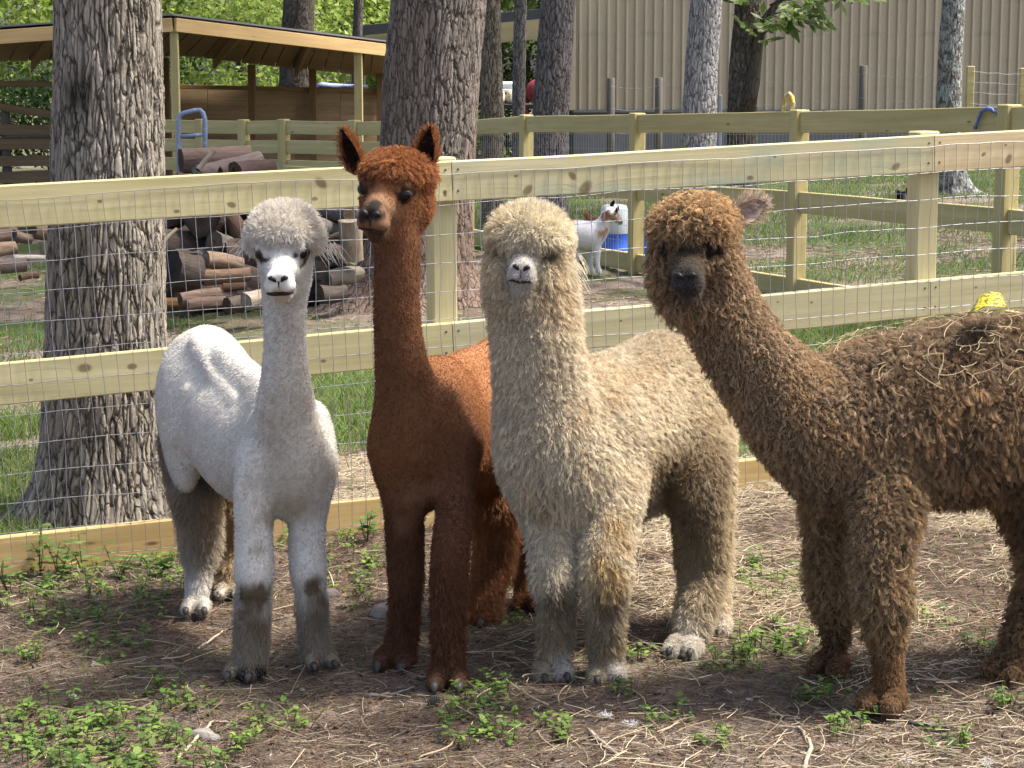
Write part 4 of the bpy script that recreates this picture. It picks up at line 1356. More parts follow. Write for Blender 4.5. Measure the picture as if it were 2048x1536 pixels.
def yard_things():
    Y = 30.0
    # tub of bags
    t = NT('tub_plastic', .45, .35); t.color(t.mix(t.noise(t.coord(), 5), (.52, .57, .55), (.66, .70, .68)))
    bag = NT('beige_bag', .8, .15); bag.color(bag.mix(bag.noise(bag.coord(), 7, 5), (.42, .36, .24), (.62, .56, .42)))
    c = P(1012, 186, Y)
    g = float(plane_z(c[0]))
    root = tag(empty('trailer', (c[0], c[1], g)), 'small dark trailer carrying pale tub and beige bags behind slim trunks', 'trailer')
    dk = NT('trailer_dark', .7, .2).color((.03, .028, .026)).m
    z0 = P(1012, 208, Y)[2]
    wlink('bed', MB().box((c[0] + .1, Y, z0 - .03), (1.0, .8, .07), bev=.01).mesh('bed'), dk, root)
    for sx in (-.3, .5):
        for sy in (-.4, .4):
            ring = [(c[0] + sx + .2 * math.cos(a), Y + sy, g + .2 + .2 * math.sin(a)) for a in np.linspace(0, 2 * math.pi, 17)]
            wlink('wheel', MB().tube(ring, .05, 7, False).mesh('wheel', True), dk, root)
            wlink('axle', MB().tube([(c[0] + sx, Y + sy, g + .2), (c[0] + sx, Y + sy, z0 - .04)], .03, 6).mesh('axle', True), dk, root)
    tub = MB()
    xa, za, zc = c[0], z0 + .21, P(1012, 163, Y)[2]
    tub.box((xa, Y + .1, (za + zc) / 2), (.26, .3, zc - za), bev=.035)
    tub.box((xa, Y + .1, za - .02), (.30, .34, .05), bev=.015)
    tag(link('storage_tub', tub.mesh('storage_tub'), t.m), 'pale translucent tub on the dark trailer behind slim trunks', 'tub')
    for i, (dx, w) in enumerate(((-.09, .17), (.075, .15))):
        b = Body(); b.L = 0
        b.ell((xa + dx, Y - .12, z0 + .10), np.eye(3), (w / 2, .12, .11), .02); b.ell((xa + dx, Y - .12, z0 + .05), np.eye(3), (w / 2 + .005, .13, .05), .03)
        v, f = b.solid(.02)
        tag(link('feed_bag', np_mesh('feed_bag', v, f), bag.m), 'beige feed bag on the dark trailer, %s' % ('taller and rounder of the two' if i == 0 else 'narrower of the two'), 'bag')
    # red tank
    r = NT('red_paint', .5, .35); r.color(r.mix(r.noise(r.coord(), 5, 5), (.16, .015, .018), (.28, .03, .03)))
    p = P(1068, 186, Y + 1.2); g = float(plane_z(p[0]))
    root = tag(empty('red_tank', (p[0], p[1], g)), 'dark red rounded tank on legs beside the building corner', 'tank')
    zt, zb = P(1080, 158, Y + 1.2)[2], P(1080, 208, Y + 1.2)[2]
    R = (zt - zb) / 2
    ys = np.linspace(-.6, .6, 9)
    pr = [R * .75] + [R] * 7 + [R * .75]
    wlink('tank', MB().tube([(p[0] + .06, p[1] + y, (zt + zb) / 2) for y in ys], pr, 20).mesh('tank', True), r.m, root)
    for sx in (-.12, .2):
        for sy in (-.4, .4):
            wlink('leg', MB().tube([(p[0] + sx, p[1] + sy, g - .05), (p[0] + sx, p[1] + sy, zb + .08)], .03, 7).mesh('leg', True), r.m, root)
    # weathered round posts in front of the wall, each its own thing, with strands of wire between
    tops = [(1222, 156, 31.5, 'grey round post between dark pine and pale trunk, nearer the dark pine'), (1318, 155, 31.5, 'grey round post beside the pale grey trunk'), (1727, 131, 29.5, 'tall dark round post standing alone before the metal wall')]
    W = []
    for u, v, y, lab in tops:
        p = P(u, v, y); q = p.copy(); q[2] = float(plane_z(p[0])) - .2
        o = link('round_post', MB().tube([q, (p + q) / 2, p - [0, 0, .01], p], [.065, .06, .057, .05], 12, col=(.15, .14, .12)).mesh('round_post', True), MAT['greypost'])
        tag(o, lab, 'post', 'old round posts before the metal wall')
        W.append(p)
    sq = []
    for u, v, y, lab in ((1941, 132, 28.0, 'yellowish square post beside the lichen trunk'), (2047, 136, 28.0, 'yellowish square post cut by the right edge')):
        p = P(u, v, y); q = p.copy(); q[2] = float(plane_z(p[0])) - .2
        m = MB().box((p + q) / 2, (.10, .10, p[2] - q[2]), bev=.008)
        o = link('square_post', m.mesh('square_post'), MAT['pt_far'])
        tag(o, lab, 'post', 'square posts of the wire fence')
        sq.append(p)
    pr = P(1441, 190, 24.5); q = pr.copy(); q[2] = .1
    tag(link('steel_post', MB().box((pr + q) / 2, (.035, .035, pr[2] - q[2]), bev=.004).mesh('steel_post'), NT('steel_post', .5, .4).color((.30, .33, .38)).m), 'thin steel post right beside the pale grey trunk', 'post')
    mb = MB()
    e = P(2260, 136, 28.0)
    for k, dz in enumerate((-.08, -.22, -.36, -.50, -.62, -.78, -.92, -1.06)):
        for a, b_ in ((sq[0], sq[1]), (sq[1], e)):
            t_ = np.linspace(0, 1, 7)[:, None]
            mb.tube(a + (b_ - a) * t_ + [0, -.055, dz] + np.random.default_rng(k).normal(0, .012, (7, 3)) * [0, 0, 1], .0028, 4, False)
    for a, b_ in ((W[0], W[1]), (W[1], W[2]), (W[2], sq[0])):
        for dz in (-.12, -.45, -.80):
            t_ = np.linspace(0, 1, 9)[:, None]
            mb.tube(a + (b_ - a) * t_ + [0, -.07, dz] - np.array([0, 0, .08]) * (t_ * (1 - t_)) * 4 * .5, .0022, 4, False)
    tag(link('strand_wire', mb.mesh('strand_wire', True), MAT['wire']), 'thin wire strands strung between the posts before the metal wall', 'wire')
yard_things()
# ------------------------------------------------------------------ the four alpacas
D = math.radians
def head(b, root, C, yaw, pitch, roll, sc, col, muz, L=.006, side=None, eyer=.0165, lm=.004, lid=(.05, .04, .035), nostril=1.0, mouth=1.0, cheek=None):
    R = rotm(D(yaw), D(pitch), D(roll)) * sc
    Rn = R / sc
    T = lambda x, y, z: C + R @ np.array([x, y, z])
    side = muz if side is None else side
    b.style(L=L, col=col, lift=.45, tau=.010)
    b.ell(T(0, 0, .012), Rn, np.array([.085, .064, .074]) * sc, .03)
    b.ell(T(-.01, 0, -.045), Rn, np.array([.075, .056, .062]) * sc, .03)
    b.cap(T(.02, 0, -.010), T(.085, 0, -.026), .046 * sc, .034 * sc, .03, L=lm, col=side)
    b.cap(T(.09, 0, -.022), T(.118, 0, -.030), .027 * sc, .023 * sc, .016, L=lm * .8, col=muz)
    for sd in (-1, 1):
        b.ell(T(.126, sd * .016, -.034), rotm(D(yaw), D(pitch), D(roll)) @ rotm(sd * .4), np.array([.020, .013, .014]) * sc, .010, L=lm * .7, col=muz)
        b.ell(T(.116, sd * .018, -.056), Rn, np.array([.030, .020, .020]) * sc, .012, L=lm * .7, col=muz)
        b.ell(T(.045, sd * .046, .020), Rn, np.array([.032, .017, .020]) * sc, .02)
        b.ell(T(.052, sd * .052, .034), Rn, np.array([.026, .012, .010]) * sc, .014)
    b.cap(T(.02, 0, -.062), T(.096, 0, -.080), .040 * sc, .021 * sc, .012, L=lm, col=muz)
    # nostrils, cleft and mouth, laid on the finished surface
    fw = Rn @ np.array([1., 0, 0])
    def on(y, z, lift=0.0): return b.surf(T(.22, y, z), -fw) + fw * lift
    for sd in (-1, 1):
        q = [on(sd * y, z, .0005) for y, z in ((.0065, -.043), (.011, -.036), (.017, -.0325), (.023, -.034))]
        q = [c_ - fw * .0022 for c_ in q]
        wlink('nostril', MB().tube(q, np.array([.0028, .0058, .0062, .0028]) * sc * nostril, 8).mesh('nostril', True), MAT['nose'], root)
    wlink('cleft', MB().tube([on(0, z) for z in (-.041, -.048, -.055, -.062)], np.array([.0034, .0026, .0018, .0016]) * sc, 7).mesh('cleft', True), MAT['nose'], root)
    wlink('mouth', MB().tube([on(y, -.0715 + 5.5 * y * y - 160 * abs(y) ** 3) for y in np.linspace(-.031, .031, 15)], (.0034 * mouth * sc) * (1 - .6 * np.abs(np.linspace(-1, 1, 15)) ** 2), 7).mesh('mouth', True), MAT['mouth'], root)
    for sd in (-1, 1):
        E = T(.060, sd * .0475, .014)
        add_eye(root, E, Rn, eyer * sc)
        b.spot(E, .022 * sc, np.array(lid), .002, .005)
    return T, Rn
EYE_HIDE = (True, True)

def white_alpaca():
    root = tag(empty('alpaca', G(565, 1300)), 'shorn white alpaca with fluffy topknot and dirty knees, thick bare neck', 'alpaca')
    b = Body()
    W, TAN, DIRT = (.60, .575, .525), (.40, .33, .23), (.15, .11, .07)
    Yf = 5.47
    hd = math.degrees(math.atan2(-.70, .34))
    R = rotm(D(hd))
    # torso
    b.style(L=.007, col=W, lift=.55, tau=.02)
    S_, H_ = P(568, 900, Yf + .13), P(418, 790, Yf + .72)
    M_ = (S_ + H_) / 2 + np.array([0, 0, -.02])
    tilt = math.atan2(S_[2] - H_[2], np.hypot(*(S_ - H_)[:2]))
    Rb = rotm(D(hd), tilt)
    b.ell(S_, Rb, [.20, .106, .180], .05)
    b.ell(S_ + R @ np.array([.09, 0, -.03]), Rb, [.10, .09, .145], .05)
    b.ell(M_ + Rb @ np.array([0, 0, -.03]), Rb, [.36, .142, .180], .06)
    b.ell(H_, Rb, [.20, .145, .185], .06)
    b.cap(S_ + [0, 0, .13], H_ + [0, 0, .155], .035, .045, .06)
    b.ell(H_ + Rb @ np.array([-.06, 0, .09]), Rb, [.12, .10, .09], .05)
    for sd in (-1, 1):                                   # shoulder blades and haunches
        b.ell(S_ + R @ np.array([.02, sd * .074, -.03]), rotm(D(hd), D(70)), [.17, .045, .075], .04)
        b.ell(H_ + R @ np.array([.02, sd * .095, -.09]), rotm(D(hd), D(-75)), [.19, .055, .10], .05)
    # neck
    b.chain([(572, 850, Yf + .02, 54), (571, 770, Yf + .0, 38), (570, 690, Yf + .01, 29), (569, 620, Yf + .02, 29), (570, 560, Yf + .04, 34)], .04, L=.007)
    for vv in range(630, 1000, 30):
        b.spot(P(577 + (vv - 630) * .02, vv, Yf - .05 - .05 * (vv > 800)), .038 + .06 * smoothstep(700, 900, vv), (.50, .455, .385), None, .04)
    # tail
    b.cap(H_ + R @ np.array([-.20, 0, .08]), H_ + R @ np.array([-.25, 0, -.06]), .035, .03, .03, L=.04, lift=.3)
    # front legs
    b.style(L=.006, lift=.3, tau=.016)
    g1, g2 = G(492, 1352), G(637, 1331)
    y1, y2 = g1[1], g2[1]
    b.chain([(520, 930, Yf + .04, 50), (508, 1010, Yf + .0, 38)], .05)
    b.chain([(508, 1010, Yf + .0, 34), (508, 1090, y1 + .02, 33), (509, 1150, y1, 35)], .02)
    b.chain([(509, 1150, y1, 35), (505, 1215, y1, 32)], .02, L=.012)
    b.chain([(505, 1215, y1, 30), (502, 1290, y1 + .01, 27), (497, 1335, y1, 28)], .02, L=.018, col=(.30, .255, .19))
    b.chain([(618, 930, Yf + .05, 46), (617, 1010, Yf + .06, 36)], .05)
    b.chain([(617, 1010, Yf + .06, 33), (614, 1090, y2 + .02, 32), (617, 1150, y2, 32)], .02)
    b.chain([(617, 1150, y2, 31), (624, 1210, y2, 28)], .02, L=.012)
    b.chain([(624, 1210, y2, 26), (628, 1275, y2 + .01, 23), (634, 1312, y2, 25)], .02, L=.018, col=(.31, .265, .20))
    Rf = rotm(D(-100)); toes(b, root, g1, Rf, .03, (.16, .13, .10), .006, True, .024)
    Rf = rotm(D(-70)); toes(b, root, g2, Rf, .028, (.18, .145, .11), .006, True, .024)
    # hind legs
    g3 = G(395, 1222); y3 = g3[1]
    b.style(L=.03, lift=.3, tau=.02)
    b.chain([(372, 880, y3 + .12, 50), (390, 985, y3 + .04, 46)], .04, col=(.20, .15, .10))
    b.chain([(390, 985, y3 + .04, 42), (402, 1075, y3 + .09, 33), (400, 1110, y3 + .09, 28)], .02, col=(.42, .35, .26), L=.03)
    b.chain([(400, 1110, y3 + .09, 25), (394, 1195, y3 + .03, 21)], .02, L=.012, col=W)
    toes(b, root, g3, rotm(D(-88)), .026, (.46, .42, .35), .010, True, .022)
    g4 = G(462, 1190); y4 = g4[1]
    b.chain([(440, 880, y4 + .1, 46), (455, 985, y4 + .05, 36), (462, 1080, y4 + .09, 24), (462, 1165, y4 + .03, 19)], .03, col=(.45, .33, .20))
    toes(b, root, g4, rotm(D(-88)), .024, (.46, .42, .35), .010, False, .022)
    # dirt patches on knees and inner thighs
    for u, v, y, r, c in [(500, 1200, y1, .036, DIRT), (520, 1188, y1, .03, DIRT), (490, 1225, y1, .03, (.20, .155, .105)), (510, 1255, y1, .032, (.25, .20, .14)),
                          (632, 1170, y2, .030, DIRT), (640, 1200, y2, .028, (.20, .155, .105)), (632, 1235, y2, .028, (.25, .20, .14)),
                          (515, 1100, y1 - .04, .018, (.45, .41, .34)), (540, 1030, Yf - .03, .03, (.42, .36, .28)), (585, 1010, Yf, .04, (.45, .40, .32)),
                          (430, 1010, y3, .05, (.42, .33, .22))]:
        b.spot(b.hit(u, v), r, c, None, r * .6)
    for (a, c_, r1, r2) in (((392, 684), (424, 748), .016, .006), ((424, 748), (470, 800), .006, .004), ((445, 655), (520, 725), .014, .012), ((352, 880), (375, 780), .012, .008), ((480, 985), (505, 900), .012, .008)):
        q1 = b.hit(*a); m1 = b.miss; q2 = b.hit(*c_)
        if m1 or b.miss: print('ridge missed', a, c_); continue
        b.cap(q1 + [0, .006, 0], q2 + [0, .004, 0], r1, r2, .03, L=.007, col=W)
    # head
    C = P(570, 513, Yf - .005)
    T, Rn = head(b, root, C, -91, -2, 2, 1.10, W, (.66, .64, .59), L=.009, side=(.66, .65, .62), eyer=.0165, mouth=1.9)
    b.spot(T(.12, 0, -.075), .035, (.50, .44, .35), None, .02)
    b.style(L=.024, col=(.66, .62, .545), lift=.97, tau=.008)
    b.ell(T(-.012, 0, .066), Rn, [.084, .086, .064], .025)
    b.ell(T(.038, 0, .060), Rn, [.048, .074, .036], .02)
    for sd in (-1, 1): b.ell(T(-.005, sd * .070, .040), Rn, [.042, .022, .026], .02)
    v, f, L, lift, col = finish(b, root, .0062, .9, .0020)
    def dirt(p, c, rng):
        m = smoothstep(.62, .75, fbm(p * 60, 3, 2))[:, None] * .12
        return c * (1 - m) + np.array((.25, .2, .15)) * m
    grow(v, f, np.where(L > .0035, L, 0), lift, col, 110000, root, 'short_fleece', K=4, rad=.0009, jitter=.4, seed=11, cvar=.08, flow=(-.3, .5, -.8), dirt=dirt)
    grow(v, f, np.where(L > .011, L, 0), lift, col, 36000, root, 'topknot_and_leg_wool', K=5, clump=6000, clump_f=.45, curl=.12, rad=.0007, jitter=.4, seed=12, cvar=.08, lockvar=.07, flow=(0, -.3, -1), dirt=dirt)
    # long wisps hanging below the tucked ears
    rng = np.random.default_rng(5)
    for base, dr, n in [(T(-.01, .106, .02), (.75, 0, -.9), 45), (T(-.01, -.104, .03), (-.6, 0, -.65), 25)]:
        p = base + rng.normal(0, .016, (n, 3))
        d = np.array(dr) + rng.normal(0, .22, (n, 3)); d /= np.linalg.norm(d, axis=1, keepdims=True)
        t = np.linspace(0, 1, 6)[None, :, None]; ln = (.012 + .03 * rng.random((n, 1, 1)))
        hair('ear_wisp', p[:, None] + d[:, None] * t * ln + np.array([0, 0, -.3]) * t ** 2 * ln, np.broadcast_to(.0008 * (1 - .7 * t[..., 0]), (n, 6)), np.clip(np.array([.75, .72, .65]) * (1 + rng.normal(0, .06, (n, 1))), 0, .9), MAT['fur'], root)
white_alpaca()

def red_alpaca():
    root = tag(empty('alpaca', G(845, 1320)), 'tall shorn reddish brown alpaca with upright ears and long slim neck', 'alpaca')
    b = Body()
    RB_SHADE, RB_LIT, DK = (.135, .062, .032), (.34, .16, .074), (.10, .04, .018)  # shade put into front and leg colour, sunlight into back and flank
    g1, g2 = G(793, 1333), G(897, 1372)
    y1, y2 = g1[1], g2[1]
    Yf = 5.42
    hd = math.degrees(math.atan2(-.62, -.42))
    R = rotm(D(hd))
    b.style(L=.006, col=RB_SHADE, lift=.35, tau=.02)
    S_, H_ = P(862, 865, Yf + .14), P(1015, 800, Yf + .72)
    M_ = (S_ + H_) / 2 + np.array([0, 0, -.01])
    tilt = math.atan2(S_[2] - H_[2], np.hypot(*(S_ - H_)[:2]))
    Rb = rotm(D(hd), tilt)
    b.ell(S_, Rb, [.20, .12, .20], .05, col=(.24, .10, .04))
    b.ell(S_ + R @ np.array([.07, .02, -.03]), Rb, [.12, .112, .165], .05, col=(.12, .048, .02))  # front chest coloured darkest to stand for its shade
    b.ell(M_ + Rb @ np.array([0, 0, -.02]), Rb, [.36, .15, .19], .06, col=RB_LIT)
    b.ell(H_, Rb, [.21, .15, .19], .06, col=RB_LIT)
    b.cap(S_ + [0, 0, .145], H_ + [0, 0, .15], .04, .05, .06, col=RB_LIT)
    for sd in (-1, 1):
        b.ell(S_ + R @ np.array([.02, sd * .085, -.03]), rotm(D(hd), D(75)), [.18, .05, .075], .04)
        b.ell(H_ + R @ np.array([.02, sd * .095, -.09]), rotm(D(hd), D(-75)), [.19, .055, .10], .05)
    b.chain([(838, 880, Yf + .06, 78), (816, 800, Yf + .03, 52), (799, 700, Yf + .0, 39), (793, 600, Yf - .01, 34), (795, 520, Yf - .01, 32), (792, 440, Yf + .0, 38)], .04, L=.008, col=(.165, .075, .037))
    b.cap(H_ + R @ np.array([-.20, 0, .08]), H_ + R @ np.array([-.25, 0, -.06]), .035, .03, .03, L=.04)
    # front legs
    b.style(L=.012, lift=.3, tau=.016, col=RB_SHADE)
    b.chain([(805, 900, Yf + .06, 58), (808, 1000, Yf + .02, 38)], .05, L=.007)
    b.chain([(807, 1000, Yf + .02, 34), (810, 1090, y1 + .02, 30), (812, 1170, y1, 28)], .025, L=.012)
    b.chain([(812, 1170, y1, 27), (807, 1260, y1 + .01, 22), (798, 1305, y1, 25)], .02, L=.02)
    b.chain([(915, 890, Yf + .05, 48), (910, 1000, Yf - .02, 34)], .05, L=.009)
    b.chain([(911, 1000, Yf - .02, 30), (902, 1090, y2 + .03, 30), (897, 1170, y2 + .02, 30)], .025, L=.012)
    b.chain([(897, 1170, y2 + .02, 30), (896, 1260, y2 + .02, 25), (897, 1340, y2 + .01, 26)], .02, L=.02)
    toes(b, root, g1, rotm(D(-100)), .033, (.10, .05, .03), .008, True, .026)
    toes(b, root, g2, rotm(D(-92)), .033, (.10, .05, .03), .008, True, .026)
    for u, v, y, r in [(815, 1050, y1 - .05, .04), (872, 1040, y2 - .03, .03), (842, 985, Yf - .03, .05)]:
        b.spot(b.hit(u, v), r, (.17, .09, .05), .004, r * .6)
    # hind legs
    g3 = G(960, 1246); y3 = g3[1]
    b.style(L=.032, lift=.35, tau=.02, col=(.36, .17, .08))  # sunlit orange tan put into the hind leg colour
    b.chain([(1000, 880, y3 + .12, 58), (985, 1000, y3 + .03, 50)], .04)
    b.chain([(985, 1000, y3 + .03, 40), (992, 1085, y3 + .12, 33), (985, 1130, y3 + .11, 28), (968, 1200, y3 + .04, 24), (962, 1225, y3 + .02, 24)], .02)
    toes(b, root, g3, rotm(D(-110)), .028, (.12, .05, .025), .012, True, .022)
    g4 = G(1062, 1215); y4 = g4[1]
    b.chain([(1060, 880, y4 + .12, 55), (1058, 1000, y4 + .05, 42), (1066, 1090, y4 + .12, 28), (1062, 1190, y4 + .03, 22)], .03)
    toes(b, root, g4, rotm(D(-110)), .026, (.12, .05, .025), .012, False, .022)
    # head, turned to the picture's left
    C = P(786, 396, Yf - .0)
    T, Rn = head(b, root, C, -106, 3, -6, 1.14, (.29, .12, .045), (.21, .115, .065), L=.008, side=(.33, .19, .11), eyer=.0185, lid=(.035, .016, .01), nostril=1.25)
    b.spot(T(.132, 0, -.026), .030, (.030, .022, .02), .001, .012)
    b.spot(T(.10, .005, -.085), .028, (.07, .04, .028), .003, .02)
    for sd in (-1, 1):
        b.spot(T(.062, sd * .05, .022), .026, (.05, .022, .012), .002, .012)
    b.style(L=.030, col=(.33, .14, .058), lift=.6, tau=.008)
    b.ell(T(-.02, 0, .062), Rn, [.085, .088, .05], .03)
    b.ell(T(.035, 0, .06), Rn, [.045, .072, .026], .02)
    b.style(L=.012, lift=.5)
    b.ell(T(-.035, .05, -.01), Rn, [.05, .04, .06], .03)
    b.ell(T(-.035, -.05, -.01), Rn, [.05, .04, .06], .03)
    v, f, L, lift, col = finish(b, root, .0062, .8, .0015)
    grow(v, f, np.where(L > .003, L, 0), lift, col, 130000, root, 'short_fleece', K=4, rad=.0008, jitter=.4, seed=21, cvar=.24, flow=(.2, .3, -.9))
    grow(v, f, np.where(L > .0105, L, 0), lift, col, 60000, root, 'topknot_and_leg_wool', K=6, clump=9000, clump_f=.6, curl=.15, rad=.0007, jitter=.35, seed=22, cvar=.15, lockvar=.18, flow=(-.1, -.5, -1))
    fc = np.array([-.35, -1, .0])
    add_ear(root, P(722, 345, C[1] + .015), P(686, 262, C[1] + .03), fc + [-.3, 0, 0], .027, .5, (.26, .10, .035), (.022, .010, .007), 2600, .016, 3)
    add_ear(root, P(846, 352, C[1] + .03), P(860, 257, C[1] + .04), fc, .030, .5, (.26, .10, .035), (.022, .010, .007), 2600, .016, 4)
red_alpaca()

def cream_alpaca():
    root = tag(empty('alpaca', G(1180, 1320)), 'woolly cream alpaca with full fleece, round topknot and white muzzle', 'alpaca')
    b = Body()
    C1, C2, MUD = (.67, .59, .445), (.58, .49, .34), (.24, .185, .12)
    g1, g2 = G(1102, 1354), G(1212, 1358)
    y1, y2 = g1[1], g2[1]
    Yf = 5.36
    hd = math.degrees(math.atan2(-.52, -.50))
    R = rotm(D(hd))
    b.style(L=.023, col=C1, lift=.5, tau=.03)
    S_, H_ = P(1150, 880, Yf + .12), P(1322, 815, Yf + .50)
    M_ = (S_ + H_) / 2
    tilt = math.atan2(S_[2] - H_[2], np.hypot(*(S_ - H_)[:2]))
    Rb = rotm(D(hd), tilt)
    b.ell(S_, Rb, [.20, .165, .215], .06)
    b.ell(M_ + Rb @ np.array([.03, 0, -.045]), Rb, [.33, .185, .225], .07)
    b.ell(H_, Rb, [.20, .175, .20], .07, col=C2)
    b.cap(S_ + [0, 0, .11], H_ + [0, 0, .12], .07, .08, .06, col=(.50, .42, .31))
    for sd in (-1, 1):
        b.ell(H_ + R @ np.array([.0, sd * .10, -.10]), rotm(D(hd), D(-75)), [.19, .07, .12], .05, col=C2)
    # chest and neck, thick with wool
    b.chain([(1128, 960, Yf + .02, 98), (1104, 880, Yf + .0, 92), (1084, 780, Yf - .02, 72), (1073, 690, Yf - .03, 66), (1067, 610, Yf - .02, 65), (1062, 540, Yf + .0, 64)], .05, L=.026)
    b.cap(H_ + R @ np.array([-.20, 0, .05]), H_ + R @ np.array([-.25, 0, -.10]), .05, .04, .04, L=.05)
    # front legs
    b.style(L=.023, lift=.38, tau=.02, col=C1)
    b.chain([(1105, 960, Yf + .06, 70), (1106, 1060, y1 + .06, 43), (1108, 1130, y1 + .02, 36), (1112, 1180, y1, 34)], .03)
    b.chain([(1113, 1190, y1, 30), (1112, 1260, y1 + .01, 26), (1106, 1315, y1 + .01, 26)], .02, col=(.34, .275, .175), L=.024)
    b.chain([(1215, 960, Yf + .08, 75), (1212, 1060, y2 + .08, 47), (1210, 1130, y2 + .03, 40), (1210, 1180, y2 + .01, 37)], .03)
    b.chain([(1210, 1190, y2 + .01, 33), (1211, 1260, y2 + .02, 28), (1211, 1320, y2 + .02, 27)], .02, col=(.33, .265, .165), L=.024)
    toes(b, root, g1, rotm(D(-80)), .027, (.40, .35, .27), .016, True, .024)
    toes(b, root, g2, rotm(D(-88)), .026, (.38, .33, .25), .016, True, .022)
    b.spot(P(1128, 1325, y1 - .03), .035, (.62, .58, .51), None, .02)
    b.spot(P(1240, 1335, y2 - .03), .03, (.62, .58, .51), None, .02)
    b.spot(P(1115, 1215, y1 - .05), .05, MUD, None, .03)
    b.spot(P(1215, 1205, y2 - .05), .055, MUD, None, .03)
    b.spot(P(1215, 1150, y2 - .06), .06, (.50, .36, .17), None, .05)
    b.spot(P(1245, 1060, y2 - .02), .05, (.52, .38, .19), None, .05)
    # hind legs
    g3 = G(1372, 1304); y3 = g3[1]
    b.chain([(1378, 900, y3 + .22, 72), (1396, 1000, y3 + .12, 46), (1402, 1090, y3 + .16, 38), (1402, 1140, y3 + .16, 35)], .04, col=(.40, .32, .20))
    b.chain([(1408, 1140, y3 + .16, 36), (1392, 1215, y3 + .08, 31), (1380, 1270, y3 + .04, 24)], .02, col=(.46, .38, .26), L=.024)
    toes(b, root, g3, rotm(D(-110)), .027, (.58, .54, .46), .016, True, .023)
    b.spot(P(1378, 1270, y3 + .02), .05, (.70, .67, .60), None, .03)
    b.spot(P(1370, 1010, y3 + .05), .09, (.23, .17, .105), None, .06)
    b.spot(P(1420, 960, y3 + .08), .07, (.30, .235, .155), None, .06)
    b.spot(P(1360, 950, y3 + .05), .06, (.20, .15, .09), None, .05)
    g4 = G(1432, 1262); y4 = g4[1]
    b.chain([(1400, 900, y4 + .15, 64), (1418, 1000, y4 + .08, 40), (1424, 1100, y4 + .12, 31), (1424, 1180, y4 + .07, 25), (1428, 1235, y4 + .02, 22)], .03, col=C2)
    toes(b, root, g4, rotm(D(-105)), .028, (.6, .55, .46), .012, False, .022)
    # head
    C = P(1056, 522, Yf - .05)
    T, Rn = head(b, root, C, -96, 12, -5, .95, (.60, .50, .34), (.52, .50, .47), L=.018, side=(.66, .63, .56), eyer=.015, lm=.006, lid=(.10, .07, .045), nostril=1.15, mouth=1.3)
    b.style(L=.026, col=(.70, .63, .47), lift=.97, tau=.009)
    b.ell(T(-.02, 0, .066), Rn, [.105, .102, .078], .03)
    b.ell(T(.045, 0, .058), Rn, [.058, .084, .050], .025)
    b.style(L=.022, lift=.6)
    for sd in (-1, 1):
        b.ell(T(-.01, sd * .066, -.03), Rn, [.075, .038, .085], .02, col=(.62, .52, .35))
        b.ell(T(.035, sd * .058, -.045), Rn, [.04, .022, .05], .015, col=(.62, .52, .35))
    b.ell(T(-.005, 0, -.11), Rn, [.08, .09, .06], .02, col=(.58, .47, .3))
    for sd in (-1, 1):
        b.spot(T(.055, sd * .062, .012), .026, (.16, .115, .075), .008, .012)
    v, f, L, lift, col = finish(b, root, .007, .58)  # skin darkened under the wool to deepen shade between tufts
    def dirt(p, c, rng):
        m = smoothstep(.55, .75, fbm(p * 11, 8, 3))[:, None] * .35
        c = c * (1 - m) + c * np.array((.75, .6, .42)) * m
        up = smoothstep(.80, .92, p[:, 2] + .0 * p[:, 0])[:, None] * (p[:, 1] > 5.5)[:, None] * smoothstep(.4, .65, fbm(p * 18, 4, 3))[:, None] * .55
        return c * (1 - up) + np.array((.26, .2, .14)) * up
    grow(v, f, np.where(L > .008, L * (.55 + .9 * fbm(v * 7, 91, 2)), 0), lift, col, 170000, root, 'fleece', K=5, clump=30000, clump_f=.52, curl=.14, rad=.0007, jitter=.42, seed=31, cvar=.10, lockvar=.14, flow=(.3, .25, -.9), dirt=dirt)
    grow(v, f, np.where(L > .008, L * .95, 0), lift, col, 70000, root, 'loose_fleece', K=5, rad=.0006, jitter=.55, seed=33, cvar=.12, wave=.10, flow=(.3, .25, -.9), lenvar=.7, dirt=dirt)
    grow(v, f, np.where((L > .0015) & (L < .02), L, 0), lift, col, 9000, root, 'face_hair', K=4, rad=.0006, jitter=.25, seed=32, cvar=.06, flow=(0, .6, -.4))
    rng = np.random.default_rng(6)
    for base, dr, n in [(T(-.02, .12, .0), (.7, 0, -.7), 70)]:
        p = base + rng.normal(0, .016, (n, 3))
        d = np.array(dr) + rng.normal(0, .2, (n, 3)); d /= np.linalg.norm(d, axis=1, keepdims=True)
        t = np.linspace(0, 1, 6)[None, :, None]; ln = (.012 + .03 * rng.random((n, 1, 1)))
        hair('ear_wisp', p[:, None] + d[:, None] * t * ln + np.array([0, 0, -.6]) * t ** 2 * ln, np.broadcast_to(.0008 * (1 - .7 * t[..., 0]), (n, 6)), np.clip(np.array([.72, .66, .52]) * (1 + rng.normal(0, .06, (n, 1))), 0, .9), MAT['fur'], root)
cream_alpaca()

